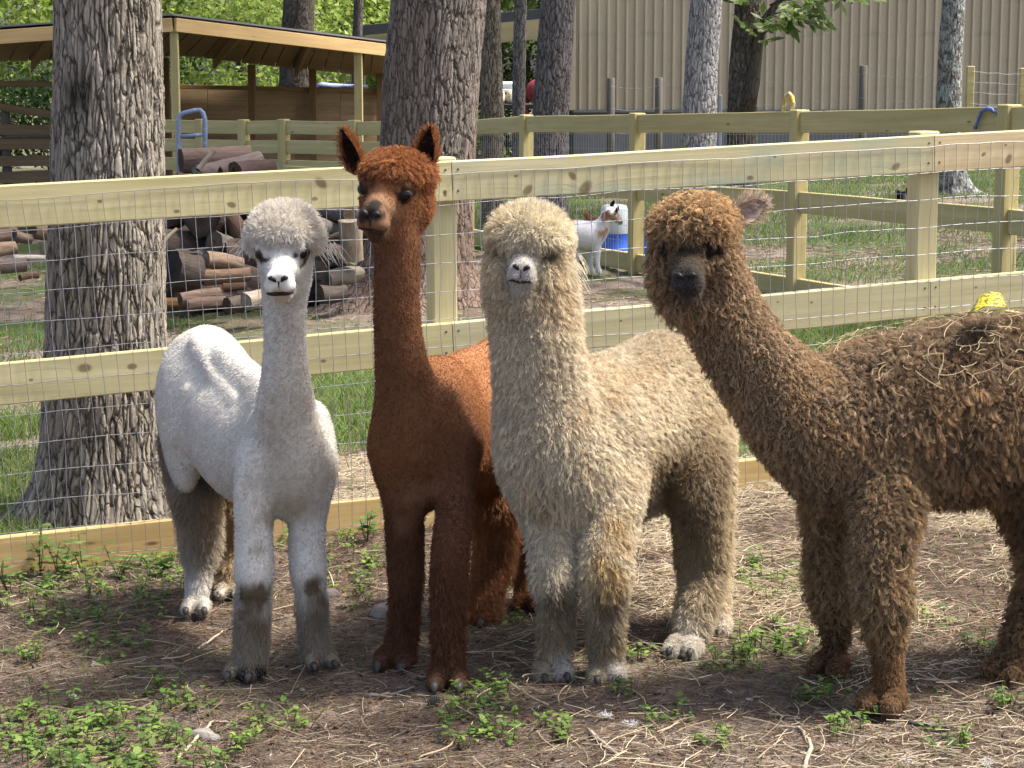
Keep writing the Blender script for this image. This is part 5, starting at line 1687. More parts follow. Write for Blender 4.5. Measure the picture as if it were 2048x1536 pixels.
def brown_alpaca():
    root = tag(empty('alpaca', G(1850, 1370)), 'shaggy brown alpaca with straw in its fleece and one ear out sideways', 'alpaca')
    b = Body()
    B1, B2, TAN = (.275, .198, .125), (.325, .22, .128), (.40, .27, .15)
    g1, g2 = G(1775, 1416), G(1668, 1342)
    y1, y2 = g1[1], g2[1]
    Yf = 5.12
    hd = 180 + 10
    R = rotm(D(hd))
    b.style(L=.038, col=B1, lift=.55, tau=.03)
    S_, H_ = P(1740, 850, Yf + .03), P(2150, 800, Yf + .10)
    M_ = (S_ + H_) / 2
    Rb = rotm(D(hd))
    b.ell(S_, Rb, [.20, .17, .195], .06)
    b.ell(S_ + R @ np.array([.10, 0, -.02]), Rb, [.13, .14, .16], .06)
    b.ell(M_ + np.array([0, 0, -.0]), Rb, [.36, .19, .215], .07, col=B2)
    b.ell(H_, Rb, [.21, .175, .20], .07, col=B1)
    b.cap(S_ + [0, 0, .10], H_ + [0, 0, .13], .08, .08, .06, col=(.30, .21, .13))
    for sd in (-1, 1):
        b.ell(H_ + R @ np.array([.0, sd * .10, -.10]), rotm(D(hd), D(-80)), [.20, .07, .13], .05)
    b.chain([(1690, 880, Yf + .0, 112), (1608, 835, Yf - .03, 96), (1532, 755, Yf - .06, 74), (1474, 675, Yf - .08, 62), (1430, 595, Yf - .09, 57), (1405, 520, Yf - .08, 56)], .05, L=.019, col=(.36, .258, .158))
    b.cap(H_ + R @ np.array([-.20, 0, .05]), H_ + R @ np.array([-.25, 0, -.10]), .05, .04, .04, L=.05)
    # front legs
    b.style(L=.03, lift=.42, tau=.022, col=(.34, .24, .138))
    b.chain([(1768, 950, y1 + .15, 62), (1766, 1050, y1 + .06, 46), (1760, 1130, y1 + .03, 40), (1764, 1200, y1 + .02, 38)], .04)
    b.chain([(1767, 1200, y1 + .02, 42), (1771, 1265, y1 + .02, 33)], .03, L=.04, col=(.20, .15, .085))
    b.chain([(1774, 1285, y1 + .02, 26), (1778, 1350, y1 + .01, 23), (1777, 1385, y1 + .01, 26)], .02, L=.008, col=(.20, .11, .05))
    b.chain([(1675, 950, y2 + .05, 68), (1660, 1060, y2 + .03, 36), (1660, 1150, y2 + .01, 32), (1666, 1210, y2 + .0, 27)], .04, col=(.34, .24, .13))
    b.chain([(1668, 1210, y2, 30), (1672, 1270, y2 + .01, 24)], .03, L=.02, col=(.17, .11, .06))
    b.chain([(1672, 1270, y2 + .01, 20), (1668, 1318, y2 + .01, 21)], .02, L=.008, col=(.16, .08, .04))
    toes(b, root, g1, rotm(D(-125)), .034, (.20, .12, .065), .008, False, .027)
    toes(b, root, g2, rotm(D(-130)), .030, (.16, .09, .05), .008, False, .025)
    # hind legs
    g3 = G(2028, 1354); y3 = g3[1]
    b.style(L=.035, lift=.4, col=(.19, .125, .07))
    b.chain([(2110, 900, y3 + .14, 95), (2075, 1010, y3 + .08, 58), (2100, 1110, y3 + .1, 42), (2095, 1160, y3 + .1, 36), (2052, 1260, y3 + .04, 28), (2035, 1325, y3 + .01, 26)], .04)
    toes(b, root, g3, rotm(D(-140)), .034, (.22, .13, .07), .012, False, .027)
    g4 = G(2200, 1330); y4 = g4[1]
    b.chain([(2190, 900, y4 + .10, 90), (2180, 1010, y4 + .06, 55), (2215, 1120, y4 + .06, 38), (2210, 1250, y4 + .03, 28), (2205, 1310, y4 + .01, 26)], .04)
    toes(b, root, g4, rotm(D(-140)), .034, (.22, .13, .07), .012, False, .027)
    # head, muzzle towards the camera and a little left
    C = P(1388, 508, Yf - .14)
    T, Rn = head(b, root, C, -103, -1, 3, 1.04, (.24, .16, .085), (.10, .09, .084), L=.012, side=(.26, .185, .11), eyer=.0155, lm=.006, lid=(.03, .022, .016), nostril=1.1)
    b.spot(T(.085, 0, .012), .020, (.09, .068, .05), .004, .015)
    b.style(L=.024, col=(.50, .34, .18), lift=.8, tau=.009)
    b.ell(T(-.02, 0, .068), Rn, [.10, .102, .070], .03)
    b.ell(T(.030, 0, .078), Rn, [.056, .086, .034], .02)
    b.style(L=.022, lift=.55, col=(.38, .26, .15))
    for sd in (-1, 1):
        b.ell(T(-.015, sd * .066, -.03), Rn, [.075, .038, .085], .02)
    b.ell(T(-.01, 0, -.11), Rn, [.08, .085, .055], .02)
    v, f, L, lift, col = finish(b, root, .007, .26)  # skin coloured much darker so gaps between locks look shaded
    def dirt(p, c, rng):
        n = fbm(p * 13, 8, 3)
        m = smoothstep(.52, .68, n)[:, None]
        c = c * (1 - m * .5) + np.array((.44, .29, .15)) * m * .5
        k = smoothstep(.48, .62, fbm(p * 9, 21, 3))[:, None] * smoothstep(.80, .95, p[:, 0])[:, None] * (p[:, 2] > .4)[:, None]
        c = c * (1 - .5 * k) + np.array((.075, .055, .038)) * .5 * k
        up = smoothstep(.72, .92, p[:, 2])[:, None] * (p[:, 0] > .75)[:, None] * smoothstep(.35, .6, fbm(p * 20, 4, 3))[:, None] * .5
        return c * (1 - up) + np.array((.36, .27, .18)) * up
    grow(v, f, np.where(L > .007, L * (.5 + 1.0 * fbm(v * 6, 92, 2)), 0), lift, col, 220000, root, 'fleece', K=6, clump=32000, clump_f=.70, curl=.26, rad=.00065, jitter=.48, seed=41, cvar=.16, lockvar=.26, flow=(.55, .0, -.75), dirt=dirt)
    grow(v, f, np.where(L > .007, L * 1.05, 0), lift, col, 50000, root, 'loose_fleece', K=6, rad=.0006, jitter=.6, seed=43, cvar=.22, wave=.14, flow=(.55, 0, -.75), lenvar=.7, dirt=dirt)
    grow(v, f, np.where((L > .0015) & (L < .012), L, 0), lift, col, 9000, root, 'face_hair', K=4, rad=.0006, jitter=.25, seed=42, cvar=.1, flow=(0, .6, -.4))
    barrel = smoothstep(.86, .98, v[:, 0]) * smoothstep(.42, .52, v[:, 2])
    tuft = smoothstep(.40, .56, fbm(v * 8, 95, 2)) * barrel
    grow(v, f, np.where(tuft > .2, .045 * tuft, 0), lift * .7, col * np.array([1.2, 1.12, 1.0]), 80000, root, 'matted_locks', K=7, clump=5200, clump_f=.66, curl=.12, rad=.0007, jitter=.4, seed=44, cvar=.15, lockvar=.30, flow=(.75, -.1, -.55), dirt=dirt)
    add_ear(root, P(1468, 432, C[1] + .03), P(1530, 404, C[1] + .06), (.1, -1, -.25), .028, .3, (.42, .33, .24), (.42, .34, .29), 1500, .022, 7)
    # straw caught in the fleece
    rng = np.random.default_rng(77)
    nn = vnormals(v, f)
    tri = f[:, :3]
    cand = np.where((nn[:, 2] > -.3) & (L > .03))[0]
    wgt = .04 + smoothstep(.75, .95, v[cand, 2]) * 1.0
    ids = rng.choice(cand, 460, p=wgt / wgt.sum())
    p = v[ids] + nn[ids] * .036
    d = rng.normal(0, 1, (460, 3)); d -= (d * nn[ids]).sum(1, keepdims=True) * nn[ids] * .85
    d /= np.linalg.norm(d, axis=1, keepdims=True)
    t = np.linspace(-.5, .5, 5)[None, :, None]; ln = (.02 + .06 * rng.random((460, 1, 1)) ** 2)
    pts = p[:, None] + d[:, None] * t * ln + np.cross(d, nn[ids])[:, None] * (t ** 2) * ln * rng.normal(0, .6, (460, 1, 1))
    hair('straw_bits', pts, np.full((460, 5), .0007), np.array((.55, .43, .25)) * (.6 + .6 * rng.random((460, 1))), MAT['straw'], root)
brown_alpaca()
# ------------------------------------------------------------------ firewood
t_ = NT('log_wood', .9, .1)
_c = t_.coord('Object')
_n = t_.noise(t_.mapping(_c, (1, 6, 6)), 9, 5, .7)
t_.color(t_.mix(.6, t_.attr('Col'), t_.mix(_n, (.05, .05, .05), (.8, .8, .8)), 'OVERLAY')); t_.bump(_n, .8, .012)
MAT['log'] = t_.m
def log_mesh(seed, L, r, bark, cut, bend=.02, split=False):
    rng = np.random.default_rng(seed)
    na, nh = 22, 14
    th = np.arange(na) / na * 2 * math.pi
    x = np.linspace(-L / 2, L / 2, nh)
    T, X = np.meshgrid(th, x)
    q = np.stack([np.cos(T) * 1.6, np.sin(T) * 1.6, X * 7], -1)
    R = r * (1 + .42 * (fbm(q, seed, 3) - .5) + .22 * (fbm(q * np.array([4, 4, .6]), seed + 1, 2) - .5)) * (1 - .12 * X / L)
    if split: R = R * np.where(np.sin(T) > .35, .35 / np.maximum(np.sin(T), .35) * 1.02, 1)
    v = np.stack([X, R * np.cos(T), R * np.sin(T) + bend * (1 - (2 * X / L) ** 2)], -1).reshape(-1, 3)
    i = np.arange(nh * na).reshape(nh, na); j = np.roll(i, -1, 1)
    q4 = np.stack([i[:-1], i[1:], j[1:], j[:-1]], -1).reshape(-1, 4)
    col = np.array(bark) * (.55 + .9 * fbm(q * 2.4, seed + 3, 3))[..., None]
    if split: col = np.where((np.sin(T) > .38)[..., None], np.array(cut) * (.7 + .6 * fbm(q * 3, seed + 4, 3))[..., None], col)
    col = col.reshape(-1, 3)
    mb = MB()
    mb.add(v, q4.tolist(), col)
    for k, s in ((0, -1), (nh - 1, 1)):
        ring = v[k * na:(k + 1) * na]
        c = ring.mean(0)
        inner = c + (ring - c) * .55
        V = np.concatenate([ring, inner, c[None] + [[s * .004, 0, 0]]])
        cc = np.concatenate([np.tile(np.array(bark) * .6, (na, 1)), np.tile(np.array(cut), (na, 1)), [np.array(cut) * .6]])
        f = []
        for a in range(na):
            b = (a + 1) % na
            q1 = (a, b, na + b, na + a); q2 = (na + a, na + b, 2 * na)
            f += [q1[::s], q2[::s]] if s > 0 else [q1[::-1], q2[::-1]]
        f = [tuple(x[::-1]) for x in f]
        mb.add(V, f, cc)
    me = mb.mesh('log', True)
    me.materials.append(MAT['log'])
    return me
def put_log(me, p, yaw, pitch=0, roll=0, sc=1.0, label='', group=None, name='log'):
    o = link(name, me, None)
    o.location = p
    o.rotation_euler = (roll, pitch, yaw)
    o.scale = (sc, sc, sc)
    return tag(o, label, 'log', group)
BR = (.08, .058, .046); GY = (.14, .128, .118); RD = (.095, .06, .045); OR = (.62, .30, .07); CT = (.13, .092, .062)
def woodpile():
    rng = np.random.default_rng(15)
    kinds = [log_mesh(1, .62, .085, BR, (.10, .075, .055)), log_mesh(2, .5, .07, RD, (.12, .09, .065), .03), log_mesh(3, .7, .10, (.085, .064, .055), (.09, .065, .05)), log_mesh(4, .45, .06, GY, CT, .02), log_mesh(5, .55, .11, (.08, .06, .05), (.11, .08, .06), .0, True), log_mesh(6, .4, .09, BR, (.15, .11, .08))]
    # heap core: layered rows of split logs, set back from the named ones in front
    cnt = 0
    for row, (v0, yy) in enumerate(((590, 15.0), (548, 15.15), (505, 15.35), (465, 15.5), (425, 15.65), (392, 15.8))):
        for u in np.arange(345, 735 - max(0, row - 4) * 30, 46):
            if row >= 5 and u > 610: continue
            p = P(u + rng.normal(0, 8), v0 + rng.normal(0, 7), yy + rng.normal(0, .08))
            ki = rng.integers(0, 6)
            lay = ('lowest', 'lower', 'lower', 'middle', 'middle', 'upper')[row]
            put_log(kinds[ki], p, rng.normal(1.2, .5) if rng.random() < .5 else rng.normal(0, .6), rng.normal(0, .28), rng.random() * 6, .85 + .45 * rng.random(),
                    '%s log in the %s layer of the dark firewood heap' % (('plain brown', 'thin reddish', 'fat blackish', 'slim grey barked', 'split half round', 'short stubby brown')[ki], lay), 'logs in the firewood heap')
            cnt += 1
    G_ = 'logs in the firewood heap'
    def L(seed, a, b, y0, y1, r, bark, cut, lab, split=False, bend=.01):
        A, B = P(*a, y0), P(*b, y1)
        R, ln = frame_from(A, B)
        bark = (.68 * bark[0], .64 * bark[1], .58 * bark[2])
        if cut is not OR: cut = tuple(.6 * q for q in cut)
        me = log_mesh(seed, ln, r, bark, cut, bend, split)
        c = (A + B) / 2
        d = (B - A) / ln
        o = put_log(me, c, math.atan2(d[1], d[0]), -math.asin(d[2]), seed * 1.3, 1.0, lab)
        return o
    L(11, (362, 322), (500, 314), 14.9, 15.1, .085, (.19, .14, .135), CT, 'fat purplish log lying on top of the heap beside the tube gate')
    L(12, (395, 352), (520, 322), 14.6, 14.9, .075, (.32, .27, .255), (.40, .36, .31), 'paler log slanting across the top of the heap, torn end upward')
    L(13, (470, 345), (542, 337), 14.5, 14.7, .075, (.20, .145, .13), CT, 'short brown log at the right end of the heap top')
    L(14, (396, 340), (428, 302), 14.4, 14.5, .018, (.32, .29, .26), CT, 'thin grey forked stick leaning on the heap top', bend=.005)
    L(15, (412, 520), (482, 530), 14.0, 14.15, .055, (.33, .25, .20), (.42, .34, .26), 'tan log with pale end lying mid heap behind the white alpaca')
    L(16, (405, 555), (500, 548), 13.9, 14.0, .05, (.24, .165, .125), CT, 'reddish flat log lying mid heap above the orange split wood')
    L(17, (446, 578), (492, 574), 13.75, 13.8, .035, RD, OR, 'split log with bright orange heartwood, the upper of two orange pieces', True, 0)
    L(18, (326, 608), (372, 606), 13.7, 13.75, .04, (.2, .12, .06), OR, 'split log with bright orange heartwood low beside the oak trunk', True, 0)
    L(19, (360, 600), (470, 588), 13.6, 13.8, .045, (.24, .18, .15), CT, 'long slender log along the foot of the heap')
    L(20, (375, 612), (452, 604), 13.5, 13.6, .04, (.19, .14, .12), CT, 'dark slender log lowest at the foot of the heap')
    L(21, (455, 612), (520, 592), 13.5, 13.7, .05, (.15, .13, .12), CT, 'dark short log with blunt end at the foot of the heap')
    L(22, (492, 603), (560, 580), 13.4, 13.6, .055, (.40, .36, .31), (.48, .43, .36), 'pale grey log at the foot of the heap behind the white alpaca neck')
    L(23, (318, 494), (354, 458), 13.9, 14.0, .014, (.36, .33, .26), CT, 'thin pale stick leaning beside the oak trunk')
    L(24, (700, 440), (706, 520), 14.1, 14.15, .075, (.36, .31, .25), (.42, .36, .28), 'pale slab of wood standing upright near the large pine foot', True, 0)
    L(25, (655, 560), (722, 548), 14.1, 14.25, .06, (.26, .24, .2), CT, 'mossy grey log lying near the large pine foot')
    L(26, (640, 590), (690, 585), 14.0, 14.1, .06, (.12, .105, .095), CT, 'dark round log lying lowest near the large pine foot')
    L(27, (345, 540), (395, 548), 13.85, 13.95, .13, (.10, .085, .08), (.055, .045, .042), 'fat dark stump end beside the oak trunk')
    # small heap left of the oak
    L(31, (-20, 475), (34, 470), 15.6, 15.7, .06, (.26, .19, .16), CT, 'curved brown log on the small heap left of the oak trunk')
    L(32, (28, 470), (62, 478), 15.4, 15.5, .04, (.28, .22, .18), CT, 'short splintered log on the small heap left of the oak trunk')
    L(33, (62, 462), (105, 470), 15.5, 15.7, .055, (.24, .18, .13), CT, 'mossy log on the small heap touching the oak trunk edge')
    L(34, (-10, 503), (30, 496), 15.2, 15.3, .05, (.38, .29, .22), CT, 'tan log on the small heap left of the oak trunk')
    L(35, (26, 515), (92, 516), 14.9, 15.0, .022, (.66, .64, .60), (.7, .68, .63), 'whitish peeled stick lying on the small heap')
    L(36, (-20, 530), (52, 528), 14.8, 14.9, .055, (.26, .21, .20), CT, 'grey brown log lying lowest on the small heap')
    L(37, (93, 482), (95, 512), 15.2, 15.2, .05, (.38, .34, .25), CT, 'short pale upright chunk against the oak trunk edge', False, 0)
    L(38, (40, 556), (76, 550), 14.4, 14.5, .022, (.22, .15, .12), CT, 'thin forked branch lying in the grass left of the oak trunk')
woodpile()

# ------------------------------------------------------------------ goat, hens, cat
def simple_animal(root, b, h, N=14000, Lh=.008, rad=.0012, seed=1):
    v, f = b.solid(h)
    L, lift, col = b.attrs(v)
    me = np_mesh('body', v, f, True, col)
    wlink('body', me, MAT['skin'], root)
    grow(v, f, np.full(len(v), Lh), np.full(len(v), .35), col, N, root, 'coat', K=3, rad=rad, jitter=.3, seed=seed, cvar=.08, flow=(-.8, 0, -.4))
def goat():
    Y = 16.1
    root = tag(empty('goat', G(1190, 550)), 'small white goat with tan rump and dark ears, standing behind the near fence', 'goat')
    W, T1 = (.74, .73, .73), (.36, .19, .09)
    b = Body(); b.style(L=.01, col=W, lift=.4, tau=.008)
    b.chain([(1138, 466, Y + .05, 24), (1160, 470, Y + .02, 26), (1185, 471, Y, 25)], .03)
    b.chain([(1130, 462, Y + .06, 20), (1140, 475, Y + .05, 24)], .03, col=T1)
    b.chain([(1185, 468, Y, 24), (1200, 458, Y - .02, 16), (1211, 440, Y - .04, 11), (1219, 425, Y - .05, 10)], .025)
    b.chain([(1221, 424, Y - .05, 10.5), (1232, 435, Y - .07, 7.5), (1241, 445, Y - .085, 5)], .015)
    for (u0, u1, uf, vf, dy) in ((1192, 1194, 1199, 551, -.03), (1183, 1180, 1184, 551, .06)):
        b.chain([(u0, 485, Y + dy, 11), (u1, 512, Y + dy, 6), (u1 + 1, 530, Y + dy, 4.5), (uf, vf - 5, Y + dy, 5)], .012)
    for (u0, uf, dy) in ((1138, 1134, .0), (1146, 1150, .11)):
        b.chain([(u0, 478, Y + dy, 16), (u0 + 2, 505, Y + dy, 9), (uf - 2, 522, Y + dy, 6), (uf, 545, Y + dy, 6)], .015)
    for u, v, r in ((1128, 452, .08), (1136, 468, .055)): b.spot(P(u, v, Y - .0), r, T1, None, .03)
    for u, v, r, c in ((1212, 470, .035, (.45, .28, .18)), (1235, 430, .02, (.16, .11, .07)), (1230, 437, .022, (.42, .30, .17)), (1211, 428, .02, (.30, .17, .10)), (1243, 447, .012, (.2, .17, .16))):
        b.spot(P(u, v, Y - .1), r + .05, c, None, .01) if False else b.spot(P(u, v, Y - .09), r + .02, c, None, .012)
    b.cap(P(1121, 455, Y + .06), P(1113, 445, Y + .06), .022, .015, .02)
    simple_animal(root, b, .009, 9000, .008, .0011, 61)
    bk = (.02, .018, .02)
    add_ear(root, P(1222, 414, Y - .04), P(1228, 400, Y - .03), (-.3, -1, 0), .014, .3, bk, bk, 200, .006, 5)
    add_ear(root, P(1229, 428, Y - .08), P(1239, 412, Y - .1), (.3, -1, 0), .012, .3, bk, bk, 200, .006, 6)
    add_ear(root, P(1214, 424, Y - .09), P(1206, 444, Y - .11), (-.2, -1, .1), .013, .3, (.30, .16, .11), (.16, .08, .06), 200, .005, 8)
    add_eye(root, P(1231, 428, Y - .105), np.eye(3), .007)
goat()
def hen(u, v, Y, yaw, cols, label, breast=None, s=1.0, seed=1):
    base = P(u, v, Y)
    gz = float(plane_z(base[0]))
    root = tag(empty('hen', (base[0], base[1], gz)), label, 'hen')
    R = rotm(yaw) * s
    o = np.array([base[0], base[1], gz])
    T = lambda x, y, z: o + R @ np.array([x, y, z])
    b = Body(); b.style(L=.01, col=cols, lift=.2, tau=.01)
    b.ell(T(0, 0, .17), R / s, np.array([.13, .085, .09]) * s, .03)
    b.cap(T(.08, 0, .20), T(.13, 0, .31), .055 * s, .026 * s, .04)
    b.ell(T(.14, 0, .33), R / s, np.array([.03, .022, .026]) * s, .02)
    b.cap(T(-.08, 0, .2), T(-.19, 0, .29), .05 * s, .018 * s, .03)
    for sd in (-1, 1):
        b.cap(T(.01, sd * .035, .10), T(.012, sd * .035, .008), .016 * s, .008 * s, .015, col=(.35, .25, .08))
    if breast is not None: b.spot(T(.10, 0, .16), .06 * s, breast, None, .02)
    simple_animal(root, b, .010, 3500, .016, .002, seed)
    rd = MAT.get('comb')
    if rd is None:
        rd = MAT['comb'] = NT('comb_red', .6, .2).color((.35, .02, .02)).m
    mb = MB().tube([T(.16, 0, .35), T(.145, 0, .37), T(.12, 0, .36)], [.004, .009, .004], 5)
    wlink('comb', mb.mesh('comb', True), rd, root)
    wlink('beak', MB().tube([T(.165, 0, .33), T(.20, 0, .322)], [.009, .002], 6).mesh('beak', True), MAT['nail'], root)
hen(1186, 430, 20.6, math.radians(160), (.28, .09, .035), 'rust coloured hen in the grass behind the goat', None, .5, 62)
hen(1806, 392, 22.2, math.radians(-60), (.014, .014, .016), 'small black hen with white breast in the grass behind the fence post', (.6, .6, .6), .55, 63)
def cat():
    Y = 14.25
    c = P(455, 372, Y)
    root = tag(empty('cat', c - [0, 0, .12]), 'dark brown cat on the log heap, ears showing above the near rail', 'cat')
    K = (.06, .035, .022)
    b = Body(); b.style(L=.01, col=K, lift=.4, tau=.01)
    b.ell(c + [0, .04, .035], np.eye(3), (.058, .06, .052), .02)
    b.ell(c + [.02, .16, -.03], np.eye(3), (.085, .15, .085), .04)
    b.cap(c + [0, -.01, .015], c + [0, -.03, .008], .03, .022, .02)
    for sd in (-1, 1): b.cap(c + [sd * .035, .05, -.06], c + [sd * .035, .02, -.13], .025, .02, .02)
    simple_animal(root, b, .009, 3500, .01, .001, 64)
    add_ear(root, P(442, 352, Y + .03), P(440, 334, Y + .03), (-.2, -1, 0), .018, .3, (.10, .05, .03), (.03, .018, .012), 300, .006, 9)
    add_ear(root, P(466, 351, Y + .03), P(467, 333, Y + .03), (.2, -1, 0), .018, .3, (.10, .05, .03), (.03, .018, .012), 300, .006, 10)
    for sd in (-1, 1): add_eye(root, c + [sd * .022, -.018, .04], np.eye(3), .007)
cat()

# ------------------------------------------------------------------ blue feeders beyond the far fence
def feeder(u, Y, r, label, v_rim, v_top, v_bot):
    c = P(u, 500, Y)
    gz = float(plane_z(c[0]))
    root = tag(empty('poultry_feeder', (c[0], c[1], gz)), label, 'feeder')
    zb, zr, zt = P(u, v_bot, Y)[2], P(u, v_rim, Y)[2], P(u, v_top, Y)[2]
    bl = MAT.get('blue_plastic')
    if bl is None:
        t = NT('blue_plastic', .35, .45); t.color(t.mix(t.noise(t.mapping(t.coord(), (1, 1, .2)), 14), (.012, .07, .42), (.02, .11, .55))); bl = MAT['blue_plastic'] = t.m
        t = NT('clear_plastic', .25, .5); t.color((.50, .55, .58)); t.b.inputs['Transmission Weight'].default_value = .4; MAT['clear_plastic'] = t.m
        MAT['white_plastic'] = NT('white_plastic', .4, .4).color((.75, .75, .73)).m
    def lathe(prof, mat, name):
        n = 28; V = []; F = []
        for rr, z in prof:
            for k in range(n):
                a = 2 * math.pi * k / n
                V.append((c[0] + rr * math.cos(a), c[1] + rr * math.sin(a), z))
        for i in range(len(prof) - 1):
            for k in range(n):
                F.append((i * n + k, i * n + (k + 1) % n, (i + 1) * n + (k + 1) % n, (i + 1) * n + k))
        wlink(name, MB().add(V, F).mesh(name, True), mat, root)
    lathe([(r * .2, zb), (r * 1.02, zb), (r * 1.05, zb + .02), (r, zb + .03), (r * .97, zr - .02), (r * 1.0, zr)], bl, 'base')
    lathe([(r * 1.06, zb - .012), (r * 1.08, zb), (r * 1.06, zb + .012)], MAT['white_plastic'], 'rim')
    lathe([(r * .83, zr - .01), (r * .85, zr + .02), (r * .83, zt - .05), (r * .7, zt - .01), (r * .35, zt), (0.002, zt)], MAT['clear_plastic'], 'jar')
    lathe([(r * .6, gz - .02), (r * .6, zb)], MAT['greypost'], 'stand')
feeder(1228, 18.0, .148, 'blue poultry feeder with white clear dome behind the goat head', 466, 408, 503)
feeder(1308, 17.4, .10, 'blue bucket feeder right of the fence post behind the goat', 470, 440, 510)

# ------------------------------------------------------------------ yellow scrap on the brown alpaca
def scrap():
    t = NT('yellow_film', .45, .35)
    c = t.coord('Object')
    sx = t.node('ShaderNodeSeparateXYZ'); t.link(c, sx.inputs[0])
    n = t.noise(t.mapping(c, (90, 90, 110)), 1.0, 1, .4)
    ink = t.ramp(n, [(.52, (0, 0, 0)), (.55, (1, 1, 1))])
    t.color(t.mix(t.math('MULTIPLY', ink, .8), (.46, .38, .015), (.03, .028, .01)))
    t.b.inputs['Transmission Weight'].default_value = 0
    A = [P(u, v, 5.12 + dy) for u, v, dy in ((1936, 626, -.02), (1950, 606, .0), (1962, 590, .02), (1980, 583, .03), (1998, 586, .03), (2010, 598, .03), (2012, 612, .02))]
    Bt = [P(u, v, 5.09 + dy) for u, v, dy in ((1938, 627, -.05), (1955, 621, -.05), (1968, 615, -.05), (1984, 611, -.05), (1997, 612, -.04), (2006, 614, -.02), (2013, 614, .0))]
    V = []; n = len(A); m = 6
    rng = np.random.default_rng(3)
    for a, b in zip(A, Bt):
        for j in range(m):
            q = j / (m - 1)
            V.append(a * (1 - q) + b * q + rng.normal(0, .0012, 3) + np.array([0, -.002, .0]) * math.sin(q * math.pi))
    F = [(i * m + j, i * m + j + 1, (i + 1) * m + j + 1, (i + 1) * m + j) for i in range(n - 1) for j in range(m - 1)]
    o = link('yellow_wrapper', np_mesh('yellow_wrapper', np.array(V), np.array(F), False), t.m)
    md = o.modifiers.new('thickness', 'SOLIDIFY'); md.thickness = .0012
    tag(o, 'crumpled yellow printed wrapper lying on the back of the shaggy brown alpaca', 'wrapper')
scrap()

# ------------------------------------------------------------------ stones, pine cones, sticks on the near ground
def rock(u, v, w, hgt_f, col, label, seed):
    p = G(u, v); s = w / 2 / px(p)
    p[2] = float(hgt(p[0], p[1]))
    b = Body(); b.L = 0
    rng = np.random.default_rng(seed)
    for _ in range(5):
        b.ell(p + np.append(rng.normal(0, s * .28, 2), s * .12 * rng.random()), rotm(rng.random() * 6, rng.normal(0, .4)), s * np.array([.8, .65, hgt_f]) * (.7 + .4 * rng.random(3)), s * .4)
    vv, f = b.solid(max(s / 12, .002))
    n = fbm(vv * (3 / s), seed, 3)
    c = np.array(col) * (.6 + .8 * n)[:, None]
    vv = vv + (fbm(vv * (2 / s), seed + 1, 3) - .5)[:, None] * s * .2
    tag(link('stone', np_mesh('stone', vv, f, True, c), MAT['log']), label, 'stone')
rock(657, 1188, 46, .6, (.13, .115, .11), 'dark round stone beside the front foot of the white alpaca', 1)
rock(768, 1225, 66, .75, (.27, .245, .225), 'large grey stone left of the reddish brown alpaca', 2)
rock(145, 1385, 24, .6, (.5, .48, .45), 'small whitish stone on bare dirt', 3)
rock(415, 1462, 60, .4, (.24, .22, .20), 'flat grey stone among the weeds', 4)
rock(604, 1374, 14, .5, (.42, .45, .45), 'tiny pale stone right of the pine cone', 5)
rock(1498, 1388, 18, .4, (.55, .54, .52), 'small pale stone in front of the brown alpaca foot', 6)
def cone(u, v, w, yaw, label, seed):
    p = G(u, v); s = w / 2 / px(p)
    p[2] = float(hgt(p[0], p[1])) + s * .55
    t = MAT.get('cone')
    if t is None:
        n = NT('pine_cone', .85, .15); n.color(n.attr('Col')); t = MAT['cone'] = n.m
    mb = MB()
    R = rotm(yaw, .1)
    prof = lambda x: .62 * math.sqrt(max(0, 1 - (x * .95) ** 2)) * (1 - .25 * x)
    mb.tube([p + R @ np.array([x * s, 0, 0]) for x in np.linspace(-.9, .9, 7)], [s * prof(x) * .6 for x in np.linspace(-.9, .9, 7)], 9, col=(.025, .02, .017))
    rng = np.random.default_rng(seed)
    for i in range(110):
        x = -.9 + 1.75 * i / 110
        a = i * 2.399
        r = s * prof(x)
        d = np.array([.35, math.cos(a), math.sin(a)])
        o = np.array([x * s, r * .5 * math.cos(a), r * .5 * math.sin(a)])
        side = np.cross(d, [1, 0, 0]); side /= np.linalg.norm(side)
        tip = o + d * r * .55
        w_ = s * .12
        V = [o - side * w_ * .5, o + side * w_ * .5, tip + side * w_, tip - side * w_, tip + d * s * .03 + np.array([.02 * s, 0, 0])]
        V = [p + R @ q for q in V]
        mb.add(V, [(0, 1, 2, 3), (3, 2, 4)], np.array([(.03, .024, .02)] * 2 + [(.13, .11, .095)] * 2 + [(.34, .31, .28)]))
    tag(link('pine_cone', mb.mesh('pine_cone'), t), label, 'pine cone')
cone(506, 1362, 62, .15, 'dark open pine cone touching the white alpaca front foot', 1)
cone(868, 1412, 34, 1.0, 'small dark pine cone in front of the reddish brown alpaca', 2)
def stick(pts, r, col, label, seed):
    rng = np.random.default_rng(seed)
    W = []
    for u, v in pts:
        p = G(u, v); p[2] = float(hgt(p[0], p[1])) + r * .9 + .004
        W.append(p)
    W = np.array(W)
    t = np.linspace(0, len(W) - 1, len(W) * 5)
    q = np.stack([np.interp(t, np.arange(len(W)), W[:, k]) for k in range(3)], 1) + rng.normal(0, r * .25, (len(t), 3))
    mb = MB().tube(q, r * (1 - .5 * np.linspace(0, 1, len(q))) * (.9 + .2 * rng.random(len(q))), 7, col=col)
    tag(link('stick', mb.mesh('stick', True), MAT['log']), label, 'stick')
stick([(860, 1500), (900, 1460), (960, 1432)], .006, (.36, .30, .23), 'tan stick between the weeds in front of the reddish brown alpaca', 1) if False else None
stick([(352, 1520), (395, 1470), (425, 1440), (475, 1443)], .005, (.46, .38, .28), 'bent tan stick beside the leafy weeds at the bottom edge', 1)
